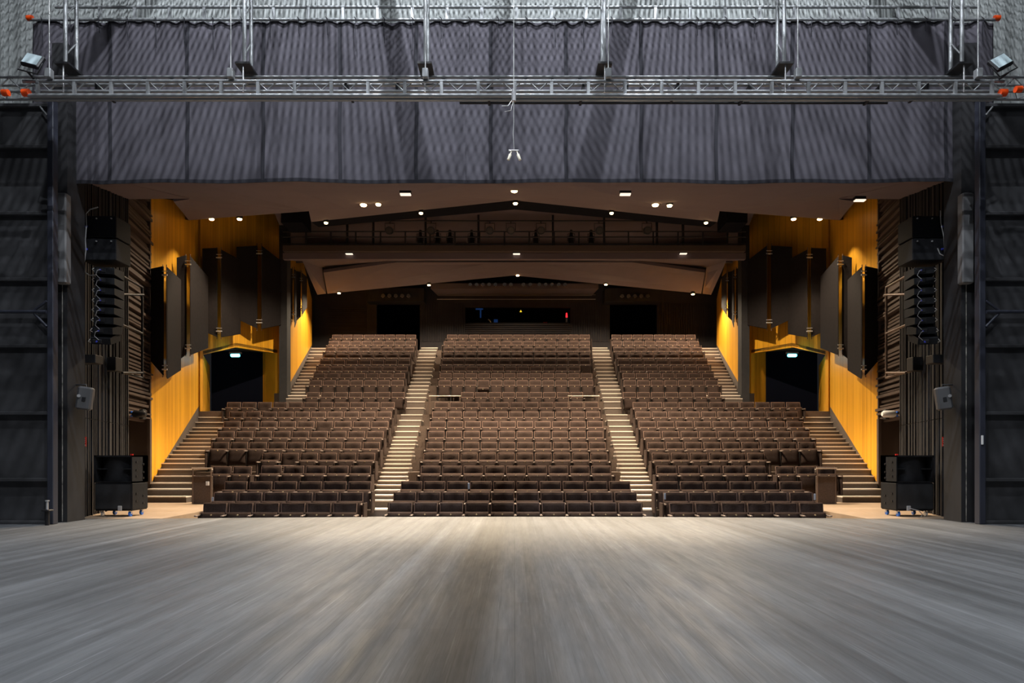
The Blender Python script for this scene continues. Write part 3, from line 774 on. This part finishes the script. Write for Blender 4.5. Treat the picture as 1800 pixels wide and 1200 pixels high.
# ------------------------------------------------------------------ loudspeakers and side equipment
for s, side in ((-1, 'left'), (1, 'right')):
    def Q(x, y, d): return mx(P(x, y, d), s)
    # sub cabinets
    for j, (ya, yb) in enumerate(((378, 418), (418, 458))):
        lab = '%s black bass cabinet hanging above the %s line array' % (('upper', 'lower')[j], side)
        e = empty('bass_speaker', lab, 'loudspeaker', Q(173, yb, 13.2), 'bass cabinets above the line arrays')
        a, c = Q(142, yb-1, 12.95), Q(204, ya+1, 12.95)
        m = MB(); m.cbox((a[0], 12.95, a[2]), (c[0], 13.45, c[2]), .012); m.build('cabinet', M['cab'], e)
        m = MB(); h = Q(150, (ya+yb)/2, 12.94); m.cyl(h + Vector((-.04, -.01, 0)), h + Vector((.04, -.01, 0)), .02, 8); m.build('handle', M['bluep'], e)
        for xq in (170, 196):
            m = MB(); h = Q(xq, ya+6, 12.94); m.cyl(h, h + Vector((0, -.02, 0)), .014, 8); m.build('bolt', M['silver'], e)
    # line array
    ys = [473, 490.7, 508, 525, 541, 557, 573, 588]
    for j, y in enumerate(ys):
        ang = [0, 0, -1, -2, -4, -8, -14, -24][j]
        cx = [189, 189, 189, 189, 188.5, 187.5, 185.5, 182][j]
        c = Q(cx, y+7, 13.15)
        e = empty('line_array_speaker', 'black line array element, %s from the top of the %s hanging array' % (ORD[j], side), 'loudspeaker', c, 'line array elements')
        T = Matrix.Translation(c) @ Matrix.Rotation(R(-s*16), 4, 'Z') @ Matrix.Rotation(R(-ang), 4, 'X')
        m = MB(); h0, h1 = .06, .088     # rear (towards camera) lower than the mouth
        m.hexa([T @ Vector(q) for q in ((-.17,-.20,-h0),(.17,-.20,-h0),(.24,.2,-h1),(-.24,.2,-h1),(-.17,-.20,h0),(.17,-.20,h0),(.24,.2,h1),(-.24,.2,h1))]); m.build('cabinet', M['cab'], e)
        m = MB(); m.box((-.23, .2, -.078), (.23, .212, .078), 0, T); m.build('grille', M['grille'], e)
        m = MB(); m.cbox((-.13, -.212, -.035), (.02, -.198, .035), .006, 0, T); m.build('rear_plate', M['black'], e)
        m = MB(); m.cyl(T @ Vector((-.06, -.212, 0)), T @ Vector((-.06, -.25, 0)), .013, 8); m.build('connector', M['bluep'], e)
        m = MB(); m.tube([T @ Vector((s*.17, -.19, -.03)), T @ Vector((s*.2, -.235, 0)), T @ Vector((s*.17, -.19, .04))], .007, 6); m.build('handle', M['silver'], e)
        if j < 7:
            m = MB(); m.tube([T @ Vector(q) for q in ((-.06, -.25, 0), (-.10, -.27, -.02), (-.13, -.25, -.10), (-.06, -.25, -.17))], .006, 5); m.build('link_cable', M['cable'], e)
    pts = ((172, 364), (158, 368), (151, 376), (152, 395), (150, 420), (151, 440), (148, 462), (149, 478), (158, 484), (170, 483))
    if s < 0:
        m = MB(); m.tube([P(a, c, 12.85) for a, c in pts], .011, 6)
        tag(m.build('speaker_cable', M['cable']), 'pale speaker cable looping down beside the left bass cabinets', 'cable')
    else:
        m = MB(); m.tube([P(a, c, 12.85) for a, c in ((1653, 370), (1654, 392), (1659, 415), (1660, 438), (1664, 452), (1652, 446), (1648, 436))], .009, 6)
        tag(m.build('speaker_cable', M['cable']), 'pale speaker cable hanging beside the right bass cabinets', 'cable')
    # wall speaker on bracket
    c = Q(150, 700, 12.45)
    e = empty('wall_speaker', 'small grey loudspeaker on a bracket on the %s side wall' % side, 'loudspeaker', c, 'bracketed wall loudspeakers')
    T = Matrix.Translation(c) @ Matrix.Rotation(R(-s*8), 4, 'Y') @ Matrix.Rotation(R(s*-22), 4, 'Z')
    m = MB(); m.cbox((-.12, -.13, -.21), (.12, .12, .21), .03, 0, T); m.build('cabinet', M['greycab'], e)
    m = MB(); m.cyl(T @ Vector((s*.08, -.135, .03)), T @ Vector((s*.08, -.15, .03)), .03, 10); m.build('handle', M['silver'], e)
    m = MB(); m.cbox((-.03*1, -.14, -.06), (.03, -.128, .02), .004, 0, T); m.build('rear_plate', M['black'], e)
    m = MB(); a = Q(129, 676, 12.5); b2 = Q(152, 676, 12.5); m.tube([a, b2, b2 + Vector((0, 0, -.08))], .012, 6); m.tube([Q(129, 676, 12.5), Q(131, 712, 12.5), Q(140, 708, 12.45)], .012, 6); m.build('bracket', M['darkpipe'], e)
    # fire sign
    p = Q(149.5, 776, 12.98); 
    m = MB(); m.box((p[0]-.025, p[1]-.01, p[2]-.09), (p[0]+.025, p[1], p[2]+.09), 0)
    for q in range(3):
        zz = p[2] + .055 - q*.035; m.box((p[0]-.015, p[1]-.014, zz-.008), (p[0]+.012, p[1]-.009, zz+.008), 1)
    m.box((p[0]-.018, p[1]-.014, p[2]-.08), (p[0]+.018, p[1]-.009, p[2]-.055), 1)
    tag(m.build('fire_sign', [M['red'], M['white']]), 'narrow red and white safety sign on the %s fluted wall' % side, 'sign', 'red safety signs')
    # ground stack
    xa, xb = sorted((s*8.24, s*7.50)) ; xs0 = min(xa, xb)
    e = empty('loudspeaker_stack', 'tall black bass loudspeaker stack on blue wheels at the %s side' % side, 'loudspeaker', ((xa+xb)/2, 13.6, 0), 'wheeled loudspeaker stacks')
    y0, y1 = 13.40, 13.98
    m = MB(); m.cbox((xa, y0, zat(897, y0)), (xb, y1, zat(848.5, y0)), .015)
    m.build('lower_cabinet', M['cab'], e)
    m = MB(); zt, zb = zat(800, y0), zat(848, y0)
    m.box((xa, y1-.2, zb), (xb, y1, zt)); m.box((xa, y0, zt-.03), (xb, y1, zt)); m.box((xa, y0, zb), (xb, y1, zb+.02))
    m.box((xa, y0, zb), (xa+.02, y1, zt)); m.box((xb-.02, y0, zb), (xb, y1, zt))
    # curved horn body between
    n = 10; vs = []
    for i in range(n+1):
        t = i/n; xx = xa+.02 + (xb-xa-.04)*t; yy = y0 + .05 + .16*(1-math.sin(math.pi*t))
        vs += [(xx, yy, zb+.02), (xx, yy, zt-.03)]
    m.add(vs, [(2*i, 2*i+2, 2*i+3, 2*i+1) for i in range(n)], 0, True)
    m.box((xa+.02, y0+.03, (zb+zt)/2-.01), (xa+.2, y0+.2, (zb+zt)/2+.01)); m.box((xb-.2, y0+.03, (zb+zt)/2-.01), (xb-.02, y0+.2, (zb+zt)/2+.01))
    m.build('upper_cabinet', M['cab'], e)
    m = MB(); m.box((xa+.03, y0-.012, zat(894, y0)), (xb-.03, y0, zat(851, y0))); m.build('front_grille', M['grille'], e)
    m = MB(); m.cbox((xa+.01, y0+.02, .115), (xb-.01, y1-.02, zat(897, y0)), .01); m.build('dolly', M['black'], e)
    xin = xb if s < 0 else xa     # face seen by the camera
    for zz in (1.08, .92, .80, .45, .30):
        m = MB(); m.cyl((xin, y0+.15, zz), (xin - s*.012, y0+.15, zz), .022, 10); m.cyl((xin, y0+.40, zz-.05), (xin - s*.012, y0+.40, zz-.05), .022, 10); m.build('handle', M['black'], e)
    m = MB(); c = Vector(((xa+xb)/2 + s*-.14, y0-.012, zat(893, y0))); m.cbox(c + Vector((-.04, -.02, -.05)), c + Vector((.04, 0, .05)), .01); m.build('socket', M['silver'], e)
    if s > 0:
        m = MB(); m.tube([c + Vector((0, -.03, 0)), c + Vector((.16, -.08, -.04)), c + Vector((.24, -.06, -.12)), c + Vector((.2, -.05, -.18)), c + Vector((-.1, -.02, -.19))], .009, 6); m.build('cable', M['cable'], e)
    for (wx, wy, mm) in ((xin + s*.08, y0+.08, 'blue'), (xin + s*.08, y1-.1, 'blue'), (xin + s*.62, y0+.08, 'silver'), (xin + s*.62, y1-.1, 'blue')):
        w_ = MB(); w_.cyl((wx-.018, wy, .052), (wx+.018, wy, .052), .05, 14); wo = w_.build('wheel', M[mm], e)
        w_ = MB(); w_.box((wx-.026, wy-.02, .05), (wx-.020, wy+.02, .115)); w_.box((wx+.020, wy-.02, .05), (wx+.026, wy+.02, .115)); w_.build('fork', M['silver'], wo)
    m = MB(); m.cyl((xin + s*.12, y0+.2, zat(800, y0)), (xin + s*.12, y0+.2, zat(800, y0)+.03), .03, 10)
    tag(m.build('red_button', M['red']), 'small red beacon on top of the %s loudspeaker stack' % side, 'beacon', 'red beacons')
    # pipe rack in front of the louvres
    e = empty('pipe_rack', 'tall pipe rack bracketed out beside the %s louvred wall' % side, 'pipe rack', Q(250, 665, 16), 'lamp racks')
    mt = 'darkpipe' if s < 0 else 'brownpipe'
    for pts in (((250, 503), (250, 665)), ((250, 505), (213, 484)), ((252, 518), (213, 517)), ((250, 586), (213, 570)), ((250, 664), (190, 647)), ((250, 655), (215, 655))):
        m = MB(); m.cyl(Q(*pts[0], 16), Q(*pts[1], 14.9 if pts[0][0] != pts[1][0] else 16), .028, 8); m.build('pipe', M[mt], e)
    # profile lamp boxes on the fluted wall, and a lens box above
    for (x0, x1, ya, yb, dd_, lb) in ((141, 173, 624, 639, 13.2, 'black slotted lamp box on the %s fluted wall'), (178, 208, 628, 652, 14.85, 'dark mounting box at the lower end of the %s pipe rack')):
        a, c = Q(x0, yb, dd_), Q(x1, ya, dd_); m = MB(); m.cbox((a[0], dd_-.1, a[2]), (c[0], dd_+.15, c[2]), .01)
        tag(m.build('lamp_box', M['black']), lb % side, 'lamp')
    # moving light under the louvres
    c = Q(250, 728, 16.7)
    e = empty('moving_light', ('black moving light with blue lenses below the left louvres' if s < 0 else 'white moving light with blue end below the right louvres'), 'stage light', c)
    m = MB(); m.tube([c + Vector((-.17, -.12, 0)), c + Vector((-.12, -.12, .0)), c + Vector((.10, -.12, .0)), c + Vector((.16, -.12, 0))], [.05, .085, .085, .05], 12); m.build('head', M['black' if s < 0 else 'white'], e)
    m = MB()
    for q in (-.045, .045): m.cyl(c + Vector((s*.17, -.14, q)), c + Vector((s*.20, -.14, q)), .025, 8)
    m.build('lens', M['blue'], e)
    m = MB(); m.cbox(c + Vector((-.05, -.06, -.12)), c + Vector((.05, .1, .12)), .01); m.build('base', M['black'], e)

# ------------------------------------------------------------------ ceilings
def cslab(name, pts, mtl='ceil', th=.12):
    m = MB(); m.slab(pts, (0, 0, th)); return struct(m.build(name, M[mtl]))
for s in (-1, 1):
    def Q(x, y, d): return mx(P(x, y, d), s)
    fc = Vector((0, 13.1, EYE+5.36)); bc = P(904, 352, 21)
    # first cloud, split in three facets so that each is nearly flat
    cslab('ceiling', [Vector((0, 13.1, EYE+5.36)), Q(320, 316, 13.1), Q(543, 371, 18.4), Q(547, 390, 21), Vector((0, 21, bc[2]))])
    cslab('ceiling', [Q(320, 316, 13.1), Q(196, 316, 13.1), Q(333, 350, 17.0), Q(305, 354, 17), Q(332, 387, 21), Q(325, 386, 21.3), Q(543, 371, 18.4)])
    cslab('ceiling', [Q(196, 316, 13.1), Q(90, 316, 13.1), Q(222, 350, 16.6), Q(333, 349, 16.6)])
    # dark band under the rear edge
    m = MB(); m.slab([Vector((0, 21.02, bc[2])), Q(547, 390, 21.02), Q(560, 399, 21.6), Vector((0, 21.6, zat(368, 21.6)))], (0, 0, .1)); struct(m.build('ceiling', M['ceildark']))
    m = MB(); m.box(Q(494, 391, 22.5), Q(547, 371, 23.5) + Vector((0, 0, .3))); struct(m.build('ceiling', M['ceildark']))  # near-black box fills in the shade of the gap at the bridge end
    # second cloud over the bridge
    cslab('ceiling', [Vector((0, 21.7, EYE+8.55)), mx((-7.9, 21.7, EYE+8.45), s), mx((-9.0, 27.2, EYE+8.40), s), Vector((0, 27.2, EYE+8.50))])
    m = MB(); m.box(mx((-9.6, 27.2, zat(461, 27.2)), s), Vector((0, 27.3, EYE+8.6))); struct(m.build('ceiling', M['ceil']))
    # third cloud
    cslab('ceiling', [Vector((0, 26.3, zat(461, 26.3))), Q(697, 461, 26.3), Q(568.5, 479, 27.3), Q(575.5, 516, 29.5), Vector((0, 29.5, zat(484, 29.5)))])
    cslab('ceiling', [Q(520, 456, 25.2), Q(700, 459, 26.5), Q(566, 470, 27.6), Q(573, 516, 29.8), Q(558, 518, 30.5), Q(531, 458, 26)])
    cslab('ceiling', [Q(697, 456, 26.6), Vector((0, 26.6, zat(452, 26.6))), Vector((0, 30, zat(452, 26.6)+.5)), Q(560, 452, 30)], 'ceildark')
m = MB(); m.box((-12, 12.9, 11.2), (12, 35, 11.4)); struct(m.build('ceiling', M['void']))  # unseen black lid over the auditorium, added to stop light leaks

# ------------------------------------------------------------------ downlights
def downlight(x, y, d, label, power, size=.085, spot=150, s_r=.05):
    p = P(x, y, d)
    e = empty('downlight', label, 'downlight', p, 'warm auditorium downlights')
    m = MB(); m.tube([p + Vector((0, 0, .03)), p + Vector((0, 0, .16))], size+.02, 14); m.build('housing', M['black'], e)
    m = MB(); m.tube([p + Vector((0, 0, 0)), p + Vector((0, 0, .03))], [size*.8, size], 14); m.build('lens', M['glow'], e)
    lamp('downlight_beam', 'SPOT', p + Vector((0, 0, -.03)), power, WARM, s_r, spot, .35, p + Vector((0, 0, -5)))
PW1, PW2, PW3 = 2100, 1450, 850
downlight(639, 362, 17.7, 'bright ceiling downlight, left partner of the pair left of the peak', PW1, .085, 104)
downlight(665, 361, 17.6, 'ceiling downlight just right of the brightest lamp, left half', PW2, .07, 104)
downlight(1152, 362, 17.7, 'bright ceiling downlight, left partner of the pair right of the peak', PW1, .085, 104)
downlight(1177, 363, 17.6, 'ceiling downlight just right of the brightest lamp, right half', PW2, .07, 104)
downlight(904, 337, 16.6, 'central front ceiling downlight above the ridge lamp', PW1, .085, 104)
downlight(906, 359, 20.9, 'downlight hanging at the ridge peak of the first ceiling panel', PW2, .07, 116)
downlight(740, 376, 20.9, 'downlight on the sloping panel edge between pair and ridge, left half', PW2, .06, 116)
downlight(1075, 376, 20.9, 'downlight on the sloping panel edge between pair and ridge, right half', PW2, .06, 116)
downlight(573, 393, 20.9, 'downlight at the low left end of the first panel edge', PW2, .06)
downlight(1241, 393, 20.9, 'downlight at the low right end of the first panel edge', PW2, .06)
for x, od in ((372, 'left wood wall, nearer the stage'), (421, 'left wood wall, nearer the bridge'), (1395, 'right wood wall, nearer the bridge'), (1441, 'right wood wall, nearer the stage')):
    downlight(x, 386.5, 20.6 if x in (372, 1441) else 20.9, 'downlight at the ceiling above the ' + od, 230, .075, 95)
for (x, y, od) in ((596, 516, 'far left end'), (754, 502, 'left half'), (910, 485, 'ridge'), (1065, 501, 'right half'), (1218, 518, 'far right end')):
    downlight(x, y, 29.4, 'small downlight on the rear ceiling panel edge, at its ' + od, PW3, .07, 158)
# linear ceiling lights
for (x, y, d, od) in ((614, 446.5, 23.84, 'left end below the bridge'), (908, 446.5, 23.84, 'middle below the bridge'), (1201, 446, 23.84, 'right end below the bridge'), (713, 342, 15.5, 'front ceiling panel, left of centre'), (1099, 342, 15.5, 'front ceiling panel, right of centre'), (1511, 352.5, 16.0, 'dark ceiling corner at far right')):
    p = P(x, y, d); e = empty('linear_light', 'small rectangular ceiling light, ' + od, 'ceiling light', p, 'small rectangular ceiling lights')
    m = MB(); m.cbox(p + Vector((-.13, -.06, .01)), p + Vector((.13, .06, .09)), .008); m.build('housing', M['black'], e)
    m = MB(); m.box(p + Vector((-.12, -.065, -.012)), p + Vector((.12, .05, .012))); m.build('diffuser', M['linear'], e)
# exit luminaires
for x, side in ((413.5, 'left'), (1392.5, 'right')):
    p = P(x, 624.5, 23.6); e = empty('exit_light', 'cyan glowing luminaire over the dark %s exit' % side, 'exit light', p, 'cyan exit lights')
    m = MB(); m.cbox(p + Vector((-.20, -.05, .05)), p + Vector((.20, .08, .12)), .01); m.build('housing', M['black'], e)
    m = MB(); m.cbox(p + Vector((-.15, -.06, -.05)), p + Vector((.15, .06, .05)), .02); m.build('diffuser', M['cyan'], e)
    lamp('exit_glow', 'POINT', p + Vector((0, -.1, -.2)), 9, (0.1, .7, .9), .08)

# ------------------------------------------------------------------ lighting bridge
DB = 24.2
e = empty('lighting_bridge', 'dark catwalk bridge with railings spanning under the ceiling', 'catwalk', P(904, 441, DB))
def bx(m, xa, ya, xb, yb, d0, d1):
    a, c = P(xa, ya, d0), P(xb, yb, d0); m.box((a[0], d0, a[2]), (c[0], d1, c[2])); return m
bx(MB(), 497, 441, 1311, 431, DB-.5, DB+.7).build('deck', M['louvre'], e)
bx(MB(), 497, 455, 1311, 444.5, DB-.3, DB-.1).build('beam', M['ceil'], e)
for y in (388, 407, 416.5, 429):
    m = MB(); m.cyl(P(497 if y > 390 else 640, y, DB-.45), P(1311 if y > 390 else 1168, y, DB-.45), .022, 8); m.build('rail', M['darkpipe'], e)
for xp in [538 + 43.6*i for i in range(18)]:
    if xp < 1300: bx(MB(), xp-1.3, 431, xp+1.3, 407, DB-.47, DB-.43).build('post', M['darkpipe'], e)
for xp in (610, 656, 748, 841, 972, 1062, 1155, 1201):
    bx(MB(), xp-1.8, 443, xp+1.8, 366, DB-.3, DB-.22).build('hanger', M['darkpipe'], e)
for (xp, od) in ((685,'first'),(758,'second'),(861,'third'),(898,'fourth'),(951,'fifth'),(1053,'sixth'),(1137,'seventh')):
    c = P(xp, 405, DB-.6); e = empty('stage_spotlight', 'round spotlight hanging in a yoke from the bridge, %s from left' % od, 'spotlight', c + Vector((0, 0, -.15)), 'spotlights on the bridge')
    m = MB(); m.tube([c + Vector((0, -.16, -.05)), c + Vector((0, -.12, -.04)), c + Vector((0, .05, 0)), c + Vector((0, .16, .03))], [.13, .14, .13, .07], 14); m.build('body', M['black'], e)
    m = MB(); m.cyl(c + Vector((0, -.17, -.052)), c + Vector((0, -.155, -.049)), .105, 14); m.build('lens', M['glass'], e)
    m = MB(); m.tube([c + Vector((-.16, 0, 0)), c + Vector((-.16, 0, .25)), c + Vector((.16, 0, .25)), c + Vector((.16, 0, 0))], .012, 6); m.cyl(c + Vector((0, 0, .25)), c + Vector((0, .1, .36)), .02, 8); m.build('yoke', M['darkpipe'], e)
for (xp, od) in ((739,'first'),(769,'second'),(791,'third'),(829,'fourth'),(942,'fifth'),(1004,'sixth'),(1039,'seventh')):
    c = P(xp, 429, DB+.1); e = empty('profile_spotlight', 'dark profile lamp standing upright on the bridge deck, %s from left' % od, 'spotlight', c, 'upright lamps on the bridge')
    m = MB(); m.tube([c + Vector((0, 0, .02)), c + Vector((0, 0, .28)), c + Vector((0, 0, .30)), c + Vector((0, 0, .5))], [.10, .10, .06, .05], 12); m.build('body', M['black'], e)
    m = MB(); m.tube([c + Vector((-.12, -.02, .1)), c + Vector((-.12, -.02, .36)), c + Vector((.12, -.02, .36)), c + Vector((.12, -.02, .1))], .012, 6); m.build('yoke', M['darkpipe'], e)
m = MB(); pts = []
for i in range(31):
    t = i/30; x = 497 + t*814; y = 450 + 8.5*math.sin(math.pi*t)**.7; pts.append(P(x, y, DB+.2))
m.tube(pts, .022, 6); tag(m.build('sagging_cable', M['ceildark']), 'dark cable sagging in a long curve below the bridge', 'cable')

# ------------------------------------------------------------------ back wall, control booth
DBK = 33.5
def wb(name, xa, ya, xb, yb, d0=DBK, d1=DBK+.2, mtl='backwall'):
    return struct(bx(MB(), xa, ya, xb, yb, d0, d1).build(name, M[mtl]))
for (a, c) in ((540, 643), (643, 662), (738, 818), (1003, 1072), (1155, 1270)): wb('wall_back', a, 650, c, 440)
wb('wall_back', 540, 533, 1270, 440, DBK+.02); wb('wall_back', 818, 650, 1003, 568)
wb('wall_back', 818, 540, 1003, 500)
for (xa, xb) in ((738, 818), (1003, 1072), (1157, 1250)):        # vertical flutes
    m = MB(); x = xa+2
    while x < xb-2: bx(m, x, 600, x+1.6, 533, DBK-.05, DBK); x += 4.2
    struct(m.build('wall_back', M['backwall']))
for (xa, xb, ya, yb) in ((577, 643, 537, 588), (818, 1003, 570, 592)):
    m = MB(); y = ya
    while y < yb: bx(m, xa, y+1.6, xb, y, DBK-.07, DBK); y += 3.6
    struct(m.build('wall_back', M['backwall']))
wb('wall_back', 650, 660, 1160, 500, DBK+3, DBK+3.1, 'navy')
for (xa, xb, od) in ((644, 745, 'left'), (1063, 1164, 'right')):
    m = MB(); bx(m, xa, 529, xb, 506, DBK-.8, DBK); struct(m.build('ceiling', M['flute']))
m = MB(); m.slab([P(757, 507, DBK-1.2), P(1052, 507, DBK-1.2), P(1040, 520, DBK), P(770, 520, DBK)], (0, 0, .25)); struct(m.build('ceiling', M['ceil']))
for (xs_, y, od, gp) in (([674 + 11.2*i for i in range(5)], 519.5, 'left', 1), ([1093 + 11.2*i for i in range(5)], 520, 'right', 1), ([827, 838, 849, 860, 871, 887, 898, 920, 932, 948, 959, 970, 982, 993], 500, 'centre', 1)):
    for i, x in enumerate(xs_):
        c = P(x, y, DBK-1.25 if od == 'centre' else DBK-.9)
        m = MB(); m.tube([c + Vector((0, -.12, -.03)), c + Vector((0, .1, 0))], [.10, .08], 12, 0); m.cyl(c + Vector((0, -.13, -.035)), c + Vector((0, -.115, -.03)), .085, 12, 1)
        m.tube([c + Vector((-.09, -.13, -.05)), c + Vector((0, -.14, -.12)), c + Vector((.09, -.13, -.05))], .012, 5, 2)
        tag(m.build('rear_spotlight', [M['black'], M['glass'], M['armrest']]), 'small dark lamp under the rear soffit, %s from left of the %s row' % (ORD[i], od), 'spotlight', 'small lamps on the rear wall')
e = empty('booth_rail', 'thin metal rail above the control booth window', 'railing', P(904, 526, DBK-.3))
for y in (518, 525.8):
    m = MB(); m.cyl(P(768, y, DBK-.3), P(1047, y, DBK-.3), .014, 6); m.build('rail', M['rail' if y > 520 else 'brownpipe'], e)
# inside the booth
m = MB(); bx(m, 822, 569, 1000, 566.5, DBK+.3, DBK+1.2); tag(m.build('booth_desk', M['dark']), 'dark desk inside the control booth window', 'desk')
e = empty('booth_monitor', 'dim blue monitor standing at left inside the control booth', 'monitor', P(842, 567, DBK+.8))
bx(MB(), 838, 566, 847, 542, DBK+.8, DBK+.85).build('screen', M['navy'], e); m = MB(); bx(m, 836, 544, 849, 541, DBK+.75, DBK+.8); bx(m, 843.5, 558, 846, 544, DBK+.75, DBK+.8); m.build('light', M['bluescreen'], e)
m = MB(); bx(m, 868, 567, 875, 561, DBK+.6, DBK+.65); tag(m.build('small_screen', M['bluescreen']), 'small tilted blue screen on the booth desk', 'screen')
m = MB(); m.tube([P(863, 567, DBK+.4), P(861, 563, DBK+.4), P(858, 561, DBK+.4)], .03, 8); tag(m.build('desk_lamp', M['wire']), 'little bent desk lamp left of the small blue booth screen', 'lamp')
m = MB(); c = P(915.5, 547, DBK+.8); m.tube([c + Vector((0, 0, -.03)), c + Vector((0, 0, .06))], [.06, .01], 8); tag(m.build('indicator_light', M['yellowled']), 'tiny yellow indicator light in the middle of the booth window', 'indicator light')
e = empty('signal_lamp', 'slim signal lamp glowing red at the right of the booth window', 'lamp', P(996, 567, DBK+.5))
m = MB(); m.cyl(P(996, 566, DBK+.5), P(996, 558, DBK+.5), .05, 8); m.build('base', M['silver'], e)
m = MB(); m.tube([P(996, 557.5, DBK+.5), P(996, 550, DBK+.5)], [.05, .03], 8); m.build('light', M['redled'], e)
m = MB(); bx(m, 955, 567.5, 962, 566, DBK+.3, DBK+.4); tag(m.build('mixing_panel', M['red']), 'low red console edge on the booth desk', 'console')  # console strip in plain red colour
for o in list(bpy.data.objects):
    if o.get('world_children'): del o['world_children']
